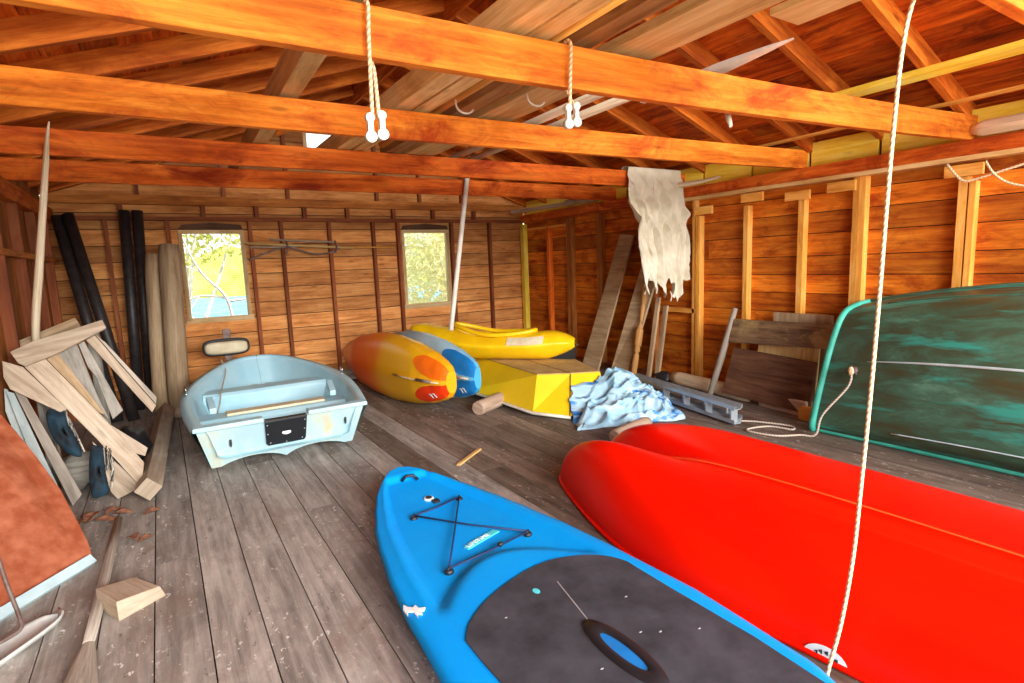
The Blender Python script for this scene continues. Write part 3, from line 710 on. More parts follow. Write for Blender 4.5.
# ------------------------------------------------------------------ white dinghy
def dinghy():
    sx, sy = .735, 4.56
    t = thing('dinghy', 'small pale blue and white plastic dinghy with a black plate in its transom', 'boat', (sx, 5.8, 0))
    Lb = 2.55
    def hw(d, k=1.0):   # half width against distance from the transom
        e = max(0, d / Lb); return k * .635 * (1 + .15 * sin(pi * min(e * 1.2, 1))) * (max(0, 1 - max(0, (e - .30) / .70) ** 2.7)) ** .5
    def sheer(d): return .40 + .15 * (d / Lb) ** 2
    def ctr(d): return sx + .055 * d
    # rim path, stern-left round the bow to stern-right
    ds = [Lb * (1 - (1 - k / 34) ** 1.9) for k in range(35)]
    def path(inset, dz, y_in=0.0, zf=None):
        a = [V((ctr(d) - max(0, hw(d) - inset), sy + min(d, Lb - inset) , sheer(d) + dz)) for d in ds]
        b = [V((ctr(d) + max(0, hw(d) - inset), sy + min(d, Lb - inset), sheer(d) + dz)) for d in ds[:-1][::-1]]
        return a + b
    # gunwale: flat flange with rolled edge
    mb = MB(); outer, inner = path(-.012, 0), path(.065, .004); lowp = path(-.016, -.035)
    ring = [lowp, outer, inner, path(.075, -.03)]
    V_ = [[mb.bm.verts.new(p) for p in r] for r in ring]; n = len(outer)
    for r in range(3):
        for k in range(n - 1): mb.face([V_[r][k], V_[r][k + 1], V_[r + 1][k + 1], V_[r + 1][k]], [(0, 0)] * 4, .5, 0, True)
    # stern gunwale either side of the motor notch
    gun = mb.build('gunwale', M['dinghy'], t)
    mb = MB()
    for x0, x1 in ((sx - .645, sx - .165), (sx + .165, sx + .645)):
        MB().beam((x0, sy + .02, .386), (x1, sy + .02, .386), .10, .036).build('stern_gunwale', M['dinghy'], t, bevel=.010)
    # outer skin
    def skin(a, b):     # a along rim path, b down to the keel line
        k = a * (n - 1); i = min(int(k), n - 2); p = lowp[i].lerp(lowp[i + 1], k - i)
        d = p.y - sy; e = max(0, min(1, d / Lb)); c = V((ctr(d * .93), sy + d * .93 - .0, .0))
        kz = .035 + .22 * e ** 3
        s_ = (p.x - ctr(d)); 
        if b < .6:
            q = b / .6; return V((ctr(d) + s_ * (1 - .16 * q), sy + .16 * q * (1 - e) + d * (1 - .10 * q * e), p.z * (1 - q) + kz * q + .012 * sin(pi * q)))
        q = (b - .6) / .4; return V((ctr(d) + s_ * .84 * (1 - q), sy + .16 * (1 - e) + d * (1 - .10 * e), kz + (.012 * sin(pi * q) - (.02 if q > .98 else 0)) * e + (1 - e) ** 3 * .062 * sin(pi * min(1, abs((1 - q) * .52) / .46)) ** .8))
    mb = MB(); mb.grid(skin, n - 1, 12); mb.build('outer_hull', M['dinghyout'], t)
    # inner skin
    inn = path(.075, -.03)
    def skin2(a, b):
        k = a * (n - 1); i = min(int(k), n - 2); p = inn[i].lerp(inn[i + 1], k - i); d = p.y - sy; e = max(0, min(1, d / Lb)); s_ = p.x - ctr(d)
        fz = .12 + .10 * e ** 3
        if b < .55:
            q = b / .55; return V((ctr(d) + s_ * (1 - .13 * q ** .8), sy + d * (1 - .10 * q * e) + .05 * q * (1 - e), p.z * (1 - q) + fz * q))
        q = (b - .55) / .45; return V((ctr(d) + s_ * .87 * (1 - q), sy + d * (1 - .10 * e) + .05 * (1 - e), fz))
    mb = MB(); mb.grid(skin2, n - 1, 10); mb.build('inner_hull', M['dinghy'], t)
    # transom: raked panel with arched lower edge
    N_ = 48; mb = MB(); fr = []; bk = []
    def tp(x, z): return V((sx + x, sy + .16 * (1 - z / .40), z))
    topz = lambda x: .375 if abs(x) > .155 else .35
    def botz(x):
        a = abs(x); return .03 + .055 * (1 - ((a - .27) / .27) ** 2) if a < .50 else .03
    def botz(x):
        return .035 + .05 * sin(pi * min(1, abs(x) / .46)) ** .8 - .012 * exp(-(x / .05) ** 2)
    for k in range(N_ + 1):
        x0 = -.63 + 1.26 * k / N_; z0 = botz(x0 * .84)
        rows = []
        for q in range(7):
            z_ = z0 + (topz(x0) - z0) * q / 6; rows.append(tp(x0 * (.845 + .155 * z_ / .4), z_))
        fr.append(rows)
    Vf = [[mb.bm.verts.new(p - V((0, .0, 0))) for p in r] for r in fr]; Vb = [[mb.bm.verts.new(p + V((0, .04, 0))) for p in r] for r in fr]
    for k in range(N_):
        for q in range(6):
            mb.face([Vf[k][q], Vf[k + 1][q], Vf[k + 1][q + 1], Vf[k][q + 1]], [(0, 0)] * 4, .5); mb.face([Vb[k][q], Vb[k][q + 1], Vb[k + 1][q + 1], Vb[k + 1][q]], [(0, 0)] * 4, .5)
        mb.face([Vf[k][6], Vf[k + 1][6], Vb[k + 1][6], Vb[k][6]], [(0, 0)] * 4, .5); mb.face([Vf[k][0], Vb[k][0], Vb[k + 1][0], Vf[k + 1][0]], [(0, 0)] * 4, .5)
    tr = mb.build('transom', M['dinghyout'], t)
    # black motor plate, its small badge and bolts
    mb = MB(); pp = [tp(-.135, .145), tp(.135, .145), tp(.15, .165), tp(.158, .365), tp(-.158, .365), tp(-.15, .165)]
    mb.prism([p - V((0, .004, 0)) for p in pp], (0, -.016, 0)); mb.beam(tp(-.158, .362) - V((0, -.01, 0)), tp(.158, .362) - V((0, -.01, 0)), .07, .02)
    pl = mb.build('motor_plate', M['black'], t, bevel=.004)
    mb = MB(); c = tp(0, .245) - V((0, .021, 0)); mb.prism([c + V((.034 * cos(a), -.0, .017 * sin(a))) for a in [k * pi / 8 for k in range(16)]], (0, -.003, 0)); mb.build('badge', M['logo'], pl)
    for x, z in ((-.12, .17), (0, .16), (.12, .17), (-.138, .25), (.138, .25), (-.140, .33), (.140, .33)): c = tp(x, z) - V((0, .021, 0)); MB().lump(c, (.006, .004, .006), x, .05, sub=1).build('bolt', M['alu'], pl)
    # dark handle slots in the transom corners
    for x, z in ((-.40, .235), (.47, .255)):
        c = tp(x, z) - V((0, .004, 0)); mb = MB(); mb.prism([c + V((.010 * cos(a), 0, .036 * sin(a))) for a in [k * pi / 8 for k in range(16)]], (0, -.006, 0)); mb.build('handle_slot', M['black'], tr)
    # thwarts
    def thwart(y, z, w, name):
        d = y - sy; h = hw(d) - .085
        mb = MB(); prof = [(-w / 2, .13), (-w / 2 - .01, z - .03), (-w / 2 + .02, z), (w / 2 - .02, z), (w / 2 + .01, z - .03), (w / 2, .13)]
        mb.prism([V((ctr(d) - h, y + p[0], p[1])) for p in prof], (2 * h, 0, 0)); return mb.build(name, M['dinghy'], t, bevel=.008)
    th = thwart(5.30, .30, .26, 'thwart')
    MB().beam((ctr(.74) - .40, 5.30, .310), (ctr(.74) + .42, 5.30, .310), .13, .02).build('seat_board', M['cream'], th, bevel=.003)
    thwart(6.12, .36, .26, 'thwart')
    for s in (-1, 1):
        MB().beam((ctr(.74) + s * .50, 5.24, .36), (ctr(1.0) + s * .52, 5.50, .40), .055, .05, h1=.09).build('seat_bracket', M['dinghy'], t, bevel=.008)
    # oarlocks
    for s in (-1, 1):
        d = 1.14; c = V((ctr(d) + s * (hw(d) - .03), sy + d, sheer(d)))
        pts = [c + V((0, 0, .0)), c + V((0, 0, .03))] + [c + V((0, .032 * sin(a), .062 - .032 * cos(a))) for a in [k * pi / 5 * .85 for k in range(1, 6)]]
        mb = MB(); mb.tube(pts, .007, 6); mb.tube([c + V((0, 0, .03))] + [c + V((0, -.032 * sin(a), .062 - .032 * cos(a))) for a in [k * pi / 5 * .85 for k in range(1, 6)]], .007, 6); mb.build('oarlock', M['chrome'], t)
    MB().tube(spline([(.50, 6.95, .56), (.52, 6.75, .47), (.44, 6.3, .375), (.40, 6.0, .375), (.36, 5.75, .30), (.30, 5.55, .21)], 6), .007, 6).build('inside_cord', M['ropegrey'], t)
dinghy()

# cream seat on a post behind the dinghy bow
t = thing('boat_seat', 'cream boat seat with black edge on a bracket behind the dinghy bow', 'seat', (.62, 7.38, 0))
mb = MB()
def cush(u, v):
    a = 2 * pi * u; r = sin(pi * v * .5) ** .6 if v < 1 else 1
    sx_, sz_ = .225, .078; k = 4
    ca, sa = cos(a), sin(a); q = (abs(ca) ** k + abs(sa) ** k) ** (-1 / k) if True else 1
    rr = min(1, sin(pi * v) ** .45); return V((.60 + ca * q * sx_ * rr, 7.30 - .045 * cos(pi * v), .655 + sa * q * sz_ * rr * (1.0 if sa < 0 else .9)))
mb.grid(cush, 40, 14, cu=True); mb.build('cushion', M['cream'], t)
mb = MB(); k = 4
mb.tube([V((.60 + cos(a) * (abs(cos(a)) ** k + abs(sin(a)) ** k) ** (-1 / k) * .232, 7.315, .655 + sin(a) * (abs(cos(a)) ** k + abs(sin(a)) ** k) ** (-1 / k) * .084)) for a in [2 * pi * i / 40 for i in range(40)]], .018, 8, close=True); mb.build('edge', M['black'], t)
MB().beam((.62, 7.40, .0), (.62, 7.36, .86), .085, .03, up=(0, 1, 0)).build('bracket', M['rust'], t, bevel=.004)
MB().box(.5, .74, 7.3, 7.48, 0, .03, 'x').build('foot', M['rust'], t)

# ------------------------------------------------------------------ two kayaks on edge
def edge_kayak(near, far, rv, rl, label, mat, patches, cordmat, logo=True):
    near, far = V(near), V(far); ax = far - near; L = ax.length; ax.normalize(); side = V((-ax.y, ax.x, 0)); side = V((ax.y, -ax.x, 0)) * -1
    if side.x > 0: side = -side
    side = V((side.x, side.y, 0)).normalized()
    t = thing('kayak', label, 'kayak', (near.x * .5 + far.x * .5, near.y * .5 + far.y * .5, 0), 'kayaks lying on edge')
    prof = [(0, .30), (.015, .44), (.05, .56), (.12, .72), (.25, .90), (.40, 1.0), (.55, .98), (.70, .82), (.84, .52), (.93, .26), (.98, .10), (1, .02)]
    def S(s, th, off=0):
        k = interp(s, prof); e = .80
        c, n_ = cos(th), sin(th)
        cc = math.copysign(abs(c) ** e, c); ss = math.copysign(abs(n_) ** e, n_)
        lat = rl * min(1, k * 1.25) + off
        ridge = .035 * exp(-(th / .13) ** 2) * (1 - s) * (k)
        ctrp = near + ax * (s * L) + V((0, 0, 0.0))
        # tip sweeps up a little
        ctrp.z += .0 + .03 * s
        return ctrp + side * (cc * lat * (1 if c > 0 else .55) + ridge) + V((0, 0, 1)) * (ss * (rv * k + off))
    mb = MB(); mb.grid(lambda a, b: S(a ** 1.25, 2 * pi * b - pi), 60, 48, cv=True, us=1, vs=1)
    ring = [mb.bm.verts.new(S(0, 2 * pi * k / 24)) for k in range(24)]
    mb.face(ring, [(0, 0)] * 24, .5, 0)
    # map u -> s for colours
    for f_ in mb.bm.faces:
        for l in f_.loops: l[mb.uv].uv.x = abs(l[mb.uv].uv.x) ** 1.25
    body = mb.build('hull', mat, t)
    for (s0, s1, t0, t1, pm) in patches:
        mb = MB()
        def pf(a, b):
            th = t0 + (t1 - t0) * b; w = sin(pi * b) ** .5; s_ = s0 + (s1 - s0) * a * (.35 + .65 * w); return S(s_, th, .004)
        mb.grid(pf, 14, 14); mb.build('end_pad', M[pm], t)
    # carry cord along the keel
    pts = [S(s, .0, .010) for s in (.02, .06, .10, .16, .22, .30)]
    cd = MB().tube(pts, .009, 6).build('carry_cord', cordmat, t)
    MB().tube([S(.05, .02, .03), S(.12, .02, .03)], .016, 8).build('toggle', M['rust'], cd)
    if logo:
        mb = MB()
        p = S(.045, -.75, .012); ux = (S(.10, -.75, .012) - p).normalized(); uy = (S(.045, -.62, .012) - p).normalized()
        for k in range(2):
            o_ = p + ux * (.05 * k); mb.prism([o_, o_ + ux * .014, o_ + ux * .03 + uy * .05, o_ + ux * .014 + uy * .05], (side * .003)); mb.prism([o_ + ux * .014 + uy * .045, o_ + ux * .044 + uy * .045, o_ + ux * .04 + uy * .06, o_ + ux * .012 + uy * .06], side * .003)
        mb.build('end_logo', M['logo'], t)
    return t
edge_kayak((2.42, 5.02, .335), (2.02, 7.62, .37), .385, .21, 'orange, yellow and red kayak lying on edge with its hull to the dinghy', M['sunset'], [(.0, .17, .10, 1.15, 'orangepatch'), (.0, .17, -1.10, -.10, 'redpatch')], M['rope'])
edge_kayak((2.73, 5.04, .325), (2.44, 7.60, .37), .375, .14, 'pale blue kayak with dark far end, on edge behind the orange one', M['skyblue'], [(.0, .20, .08, 1.3, 'bluepatch'), (.0, .20, -1.2, -.08, 'bluepatch')], M['rope'])

# ------------------------------------------------------------------ yellow overturned pram and the yellow kayak on it
ZT = .373
def pram():
    t = thing('overturned_pram', 'boxy yellow painted boat lying bottom up under the yellow kayak', 'boat', (3.4, 5.2, 0))
    top = [V((3.14, 4.56, ZT)), V((3.42, 4.37, ZT)), V((3.70, 4.24, ZT)), V((4.15, 5.5, ZT)), V((4.25, 6.7, ZT)), V((3.36, 6.75, ZT)), V((3.22, 5.6, ZT))]
    bot = [V((2.98, 4.42, .05)), V((3.19, 4.10, .035)), V((3.56, 3.93, .035)), V((4.35, 5.45, .05)), V((4.45, 6.85, .12)), V((3.0, 6.9, .17)), V((2.86, 5.5, .10))]
    mb = MB(); a = [mb.bm.verts.new(p) for p in bot]; b = [mb.bm.verts.new(p) for p in top]
    for i in range(7):
        j = (i + 1) % 7; mb.face([a[i], a[j], b[j], b[i]], [(0, 0), (1, 0), (1, 1), (0, 1)], .5)
    mb.face(a[::-1], [(0, 0)] * 7, .5)
    mb.build('side_panels', M['yellowpaint'], t, bevel=.004)
    mb = MB(); tp_ = [V((p.x, p.y, ZT + .001)) for p in top]; mb.prism(tp_, (0, 0, .010)); mb.build('bottom_panel', M['tan'], t)
    d = (top[1] - bot[1]); mb = MB(); off = V((-.55, -.8, .1)).normalized() * .003
    mb.beam(bot[1] + off, top[1] + off, .010, .006, up=(-.5, -.8, 0)); mb.build('transom_seam', M['darkboard'], t)
    mb = MB(); q = top[1] + V((0, 0, .013)); e = V((3.62, 6.3, ZT + .013)); n_ = 26
    for k in range(n_):
        p = q.lerp(e, k / n_) + V((random.uniform(-.008, .008), 0, 0)); p2 = q.lerp(e, (k + 1.0) / n_) + V((random.uniform(-.008, .008), 0, 0)); mb.beam(p, p2, random.uniform(.008, .022), .006)
    mb.build('bottom_seam', M['lumberdark'], t)
    out = [(p - V((3.5, 5.3, 0))).normalized() for p in bot]
    idx = [4, 5, 6, 0, 1]
    MB().tube([bot[i] + V((out[i].x, out[i].y, 0)) * .015 - V((0, 0, .012)) for i in idx] , .016, 8).build('gunwale_strip', M['white'], t)
pram()

def yellow_kayak():
    near, far = V((3.98, 4.98, 0)), V((2.62, 6.55, 0)); ax = (far - near); L = ax.length; ax.normalize(); sd = V((-ax.y, ax.x, 0))
    if sd.x > 0: sd = -sd
    base = .385
    t = thing('kayak', 'small yellow kayak with a large open cockpit, on top of the overturned yellow boat', 'kayak', (3.3, 5.76, base))
    wtab = [(0, .07), (.03, .15), (.10, .20), (.25, .29), (.45, .33), (.62, .31), (.78, .23), (.90, .15), (.97, .095), (1, .03)]
    def keel(s): return .13 * max(0, (.17 - s) / .17) ** 1.4 + (.24 * max(0, (s - .55) / .45) ** 2 + .075 * max(0, (s - .88) / .12) ** 2.5)
    def deck(s): return .285 + .03 * sin(pi * s) + .17 * max(0, (s - .45) / .55) ** 1.6 - .065 * max(0, (s - .88) / .12) ** 2.5 + .03 * exp(-((s - .14) / .09) ** 2) - .05 * max(0, (.10 - s) / .10) ** 2
    ck = (.47, .245)    # cockpit centre and half length along s
    def cock(s, u): return ((s - ck[0]) / ck[1]) ** 2 + (u / .60) ** 2
    def f(a, b):
        s = a; w = interp(s, wtab); k, d = base + keel(s), base + deck(s); mid = k + (d - k) * .60
        if b <= .6:
            u = -1 + 2 * b / .6; z = mid + (d - mid) * (1 - abs(u) ** 2.4)
            c = cock(s, u)
            if c < 1: z = z - (z - k - .05) * sstep(1.0, .78, c)
            else: z += .0
            return near + ax * (s * L) + sd * (-w * u) + V((0, 0, z))
        q = -1 + 2 * (b - .6) / .4; 
        return near + ax * (s * L) + sd * (w * q * (1 if abs(q) > .99 else (abs(q) ** .55) / max(abs(q), 1e-6) * abs(q) * 1.0)) * 1 + V((0, 0, mid + (k - mid) * (1 - abs(q) ** 2.6)))
    def f2(a, b):
        s = a; w = interp(s, wtab)
        if b > .6:
            q = -1 + 2 * (b - .6) / .4; k, d = base + keel(s), base + deck(s); mid = k + (d - k) * .60
            return near + ax * (s * L) + sd * (w * q) + V((0, 0, mid + (k - mid) * (1 - abs(q) ** 3.2)))
        return f(a, b)
    mb = MB(); mb.grid(f2, 90, 80, cv=True); mb.build('hull', M['yellow'], t)
    rim = []
    for k in range(48):
        a = 2 * pi * k / 48; s = ck[0] + ck[1] * cos(a); u = .60 * sin(a); w = interp(s, wtab); k_, d = base + keel(s), base + deck(s); mid = k_ + (d - k_) * .6
        rim.append(near + ax * (s * L) + sd * (-w * u) + V((0, 0, mid + (d - mid) * (1 - abs(u) ** 2.4) + .020 + .03 * sstep(.45, .68, s) + .03 * sstep(.30, .18, s) * 0)))
    MB().tube(rim, .026, 10, close=True).build('cockpit_rim', M['yellow'], t)
    # dark moulded skeg under the near end
    c = near + ax * .12; mb = MB()
    mb.prism([near + ax * .01 + V((0, 0, base + .004)) - sd * .04, near + ax * .25 + V((0, 0, base + .004)) - sd * .04, near + ax * .25 + V((0, 0, base + .05)) - sd * .04, near + ax * .0 + V((0, 0, base + .17)) - sd * .04], sd * .09); 
    mb.build('skeg', M['black'], t)
    s = .22; w = interp(s, wtab)
    mb = MB()
    def st(a, b):
        s = .16 + .20 * a; w = interp(s, wtab); k_, d = base + keel(s), base + deck(s); mid = k_ + (d - k_) * .6; u = .985 - .34 * b
        return near + ax * (s * L) + sd * (w * u + .006) + V((0, 0, mid + (d - mid) * (1 - abs(u) ** 2.4) * 1.0 + .004))
    mb.grid(st, 8, 3); mb.build('worn_sticker', M['cream'], t)
    MB().tube([near + ax * .02 + V((0, 0, base + .16)), near + ax * -.03 + V((0, 0, base + .17)), near + ax * -.02 + sd * .04 + V((0, 0, base + .165))], .007, 6).build('end_loop', M['rust'], t)
yellow_kayak()

# ------------------------------------------------------------------ logs, tarp, ladder
def log(a, b, r, label, name='log', mat='log', r1=None, cat='log'):
    a, b = V(a), V(b); n = 10; r1 = r1 or r
    pts = [a.lerp(b, k / n) for k in range(n + 1)]; rr = [(r + (r1 - r) * k / n) * (1 + .05 * mnoise.noise(V((k * .7, r * 30, 1)))) * (.88 if k in (0, n) else 1) for k in range(n + 1)]
    o = MB().tube(pts, rr, 16).build(name, M[mat]); return tag(o, label, cat)
log((2.57, 4.80, .075), (2.98, 5.0, .075), .075, 'short pale log propping the edge of the overturned yellow boat')
log((5.09, 4.50, .082), (4.98, 3.42, .075), .078, 'pale round log on the floor along the right wall beside the ladder', mat='palebright')
log((3.02, 3.30, .062), (3.52, 3.42, .062), .060, 'brown log lying between the tarp and the red hull', mat='log')
def tarp():
    cx, cy = 3.70, 3.99
    def f(a, b):
        u, v = -1 + 2 * a, -1 + 2 * b
        x = cx + .50 * u + .22 * v; y = cy - .18 * u + .36 * v
        e = max(0, 1 - max(abs(u), abs(v)) ** 4) ** .6
        p = V((u * 1.6, v * 1.6, 0)); wv = V((mnoise.noise(p * .9 + V((4, 0, 0))), mnoise.noise(p * .9 + V((0, 8, 0))), 0)) * .8
        rg = abs(mnoise.noise((p + wv) * 1.25 + V((3, 1, 0)))); r2 = abs(mnoise.noise((p - wv) * 3.1 + V((9, 4, 0)))); r3 = abs(mnoise.noise((p + wv * 2) * 6 + V((2, 4, 0))))
        h = .09 + .27 * exp(-((u + .12) / .38) ** 2 - ((v - .62) / .42) ** 2) + .10 * exp(-((u - .25) / .6) ** 2 - ((v - .1) / .6) ** 2)
        z = e * (h + .26 * (.28 - rg) + .07 * (.25 - r2)) + .008
        x += .02 + .05 * mnoise.noise(p * 2 + V((1, 7, 2))); y += -.05 + .05 * mnoise.noise(p * 2 + V((5, 2, 8)))
        q = V((x, y, max(.006, z))); o_ = V((3.19, 4.10, .035)); n_ = V((.37, -.17, 0)).cross(V((.23, .27, .338))).normalized()
        if n_.y > 0: n_ = -n_
        dd = (q - o_).dot(n_)
        if dd < .03 and x < 4.0: q += n_ * (.03 - dd); q.z = max(q.z, .006)
        return q
    mb = MB(); mb.grid(f, 110, 90)
    return mb.build('tarp', M['tarp'])
tag(tarp(), 'crumpled silver and blue tarp heaped beside the overturned yellow boat', 'tarp')
def ladder():
    a, b = V((4.18, 2.98, 0)), V((4.52, 4.75, 0)); d = (b - a).normalized(); n_ = V((d.y, -d.x, 0))
    t = thing('ladder', 'folded aluminium ladder on its side on the floor by the tarp', 'ladder', a.lerp(b, .5))
    for off, z, e, st in ((0, .028, 0, 0), (0, .155, 0, .0), (.11, .028, .05, .10), (.11, .135, .05, .10)):
        mb = MB(); p0 = a + d * st + n_ * off + V((0, 0, z)); p1 = b - d * e + n_ * off + V((0, 0, z))
        mb.beam(p0, p1, .075, .008); mb.beam(p0 + n_ * -.036 + V((0, 0, .014)), p1 + n_ * -.036 + V((0, 0, .014)), .006, .034); mb.beam(p0 + n_ * .036 + V((0, 0, .014)), p1 + n_ * .036 + V((0, 0, .014)), .006, .034)
        mb.build('rail', M['alu'], t)
    for k in range(6):
        p = a + d * (.05 + .32 * k); MB().beam(p + V((0, 0, .03)), p + V((0, 0, .16)), .07, .022, up=d).build('step', M['alu'], t)
    for k in range(5):
        p = a + d * (.25 + .32 * k) + n_ * .11; MB().tube([p + V((0, 0, .03)), p + V((0, 0, .135))], .012, 8).build('brace', M['alu'], t)
ladder()
# wood stick on the floor
tag(MB().beam((1.77, 3.66, .008), (2.08, 3.88, .008), .028, .014).build('wood_stick', M['lumber']), 'thin strip of wood on the floor behind the paddle board nose', 'stick')

# ------------------------------------------------------------------ right wall leaners
def leaner(name, prof, th, label, mat, cat='board'):
    """prof: outline points on a plane leaning to the wall"""
    mb = MB(); mb.prism([V(p) for p in prof], th); o = mb.build(name, mat, bevel=.003); return tag(o, label, cat, 'boards leaning on the right wall')
leaner('plank', [(4.93, 6.05, .005), (4.93, 5.70, .005), (5.18, 5.26, 1.80), (5.18, 5.50, 1.83)], (.03, 0, 0), 'wide tan plank leaning on the right wall beside the overturned yellow boat', M['tanweather'])
leaner('plank', [(4.93, 5.46, .005), (4.93, 5.14, .005), (5.17, 4.88, 1.2), (5.17, 4.90, 1.62), (5.17, 4.99, 1.70), (5.17, 5.12, 1.35)], (.03, 0, 0), 'tan plank with a rounded top leaning behind the hanging cloth', M['tanweather'])
def turned():
    p0, p1 = V((4.90, 5.0, .0)), V((5.10, 4.95, 1.25)); n = 60; pts = []; rr = []
    for k in range(n + 1):
        s = k / n; pts.append(p0.lerp(p1, s)); r = .028 + .010 * sin(s * 9) 
        if .28 < s < .55: r = .040 if (s < .32 or s > .50) else .048
        for b_ in (.27, .33, .52, .57, .75): r += -.014 * exp(-((s - b_) / .012) ** 2)
        rr.append(r)
    return MB().tube(pts, rr, 12).build('turned_post', M['lumberdark'])
tag(turned(), 'turned wooden post leaning on the right wall below the hanging cloth', 'post')
tag(MB().beam((4.96, 4.80, 0), (5.19, 4.84, 1.02), .055, .03, up=(1, 0, 0)).build('slat', M['tanweather']), 'taller of two pale slats leaning beside the turned post', 'slat', 'pale slats')
tag(MB().beam((4.98, 4.68, 0), (5.19, 4.72, .92), .06, .03, up=(1, 0, 0)).build('slat', M['tanweather']), 'shorter of two pale slats, the one closer to the round log', 'slat', 'pale slats')
tag(MB().lump((5.03, 4.62, .07), (.07, .11, .075), 4, .3, sub=3).build('black_bag', M['black']), 'small black bundle at the end of the round log', 'bundle')
tag(MB().tube([(4.80, 3.78, .0), (4.93, 3.72, .45), (5.06, 3.66, .95)], [.03, .035, .026], 10).build('pole', M['grey']), 'short grey pole leaning at the left of the dark boards', 'pole')
leaner('board', [(4.96, 3.66, .60), (4.96, 2.62, .64), (5.02, 2.61, .85), (5.02, 3.67, .84)], (.035, 0, 0), 'upper mossy brown board propped on the right wall beside the green boat', M['mossy'])
leaner('board', [(4.86, 3.66, .08), (4.86, 2.74, .04), (4.96, 2.74, .50), (4.96, 3.60, .55)], (.04, 0, 0), 'lower dark brown board propped on the right wall beside the green boat', M['darkboard'])
tag(MB().beam((5.08, 3.12, 0), (5.12, 3.10, .69), .62, .025, up=(1, 0, 0)).build('board', M['lumber']), 'light board showing in the gap between the two dark boards', 'board')
tag(MB().beam((5.13, 3.0, 0), (5.17, 3.0, .92), .58, .022, up=(1, 0, 0)).build('board', M['tanweather']), 'light board edge peeping over the top of the mossy board', 'board')
tag(MB().beam((4.98, 3.28, .075), (4.90, 2.75, .075), .10, .15).build('wood_block', M['log'], bevel=.012), 'grey wood block on the floor under the dark brown board', 'wood block')
tag(MB().beam((4.82, 2.78, .06), (4.80, 2.62, .06), .08, .12).build('wood_block', M['rstud'], bevel=.006), 'orange wood block beside the transom of the green boat', 'wood block')
for m_, lab in ((0, 'posts'),):
    for y in (3.45, 2.95):
        pass

# driftwood branch and white roll on the right wall plate, yellow rope
tag(MB().tube(spline([(5.12, 4.75, 2.29), (5.10, 4.5, 2.31), (5.08, 4.2, 2.30), (5.10, 3.9, 2.32)], 5), [.02, .03, .03, .028, .03, .032, .03, .028, .03, .028, .026, .022, .02, .018, .015, .012], 8).build('driftwood_branch', M['palebright']), 'pale driftwood branch on the right wall plate next to the hanging cloth', 'branch')
tag(MB().tube([(5.16, 1.77, 2.34), (5.16, 1.70, 2.34), (5.16, .4, 2.34)], [.03, .055, .055], 14).build('cloth_roll', M['palebright']), 'cream roll lying on the right wall plate at the right edge', 'roll')
tag(MB().beam((4.95, 7.75, 2.32), (5.12, 5.9, 2.32), .07, .05).build('pole', M['pale']), 'pale pole lying along the wall plate in the far right corner', 'pole')
for p, r, lab in (((5.1, 7.6, 2.34), (.05, .08, .04), 'small pale stone on the far right plate, left of two'), ((5.12, 6.45, 2.34), (.06, .13, .05), 'larger pale stone on the far right plate')):
    tag(MB().lump(p, r, 2, .3).build('stone', M['pale']), lab, 'stone')
tag(MB().tube(spline([(5.13, 1.90, 2.12), (5.12, 1.80, 1.99), (5.12, 1.72, 1.98), (5.12, 1.55, 2.02), (5.12, 1.2, 2.10), (5.14, .9, 2.12)], 6) , .009, 6).build('yellow_rope', M['rope']), 'yellow cord tied to the stud at the right edge', 'cord')
tag(MB().tube(spline([(5.12, 1.66, 2.1), (5.11, 1.60, 2.0), (5.11, 1.5, 1.92), (5.11, 1.35, 1.89), (5.11, 1.1, 1.93), (5.13, .9, 2.0)], 6), .008, 6).build('yellow_rope', M['rope']), 'slack drooping yellow cord on the wall at the right edge', 'cord')

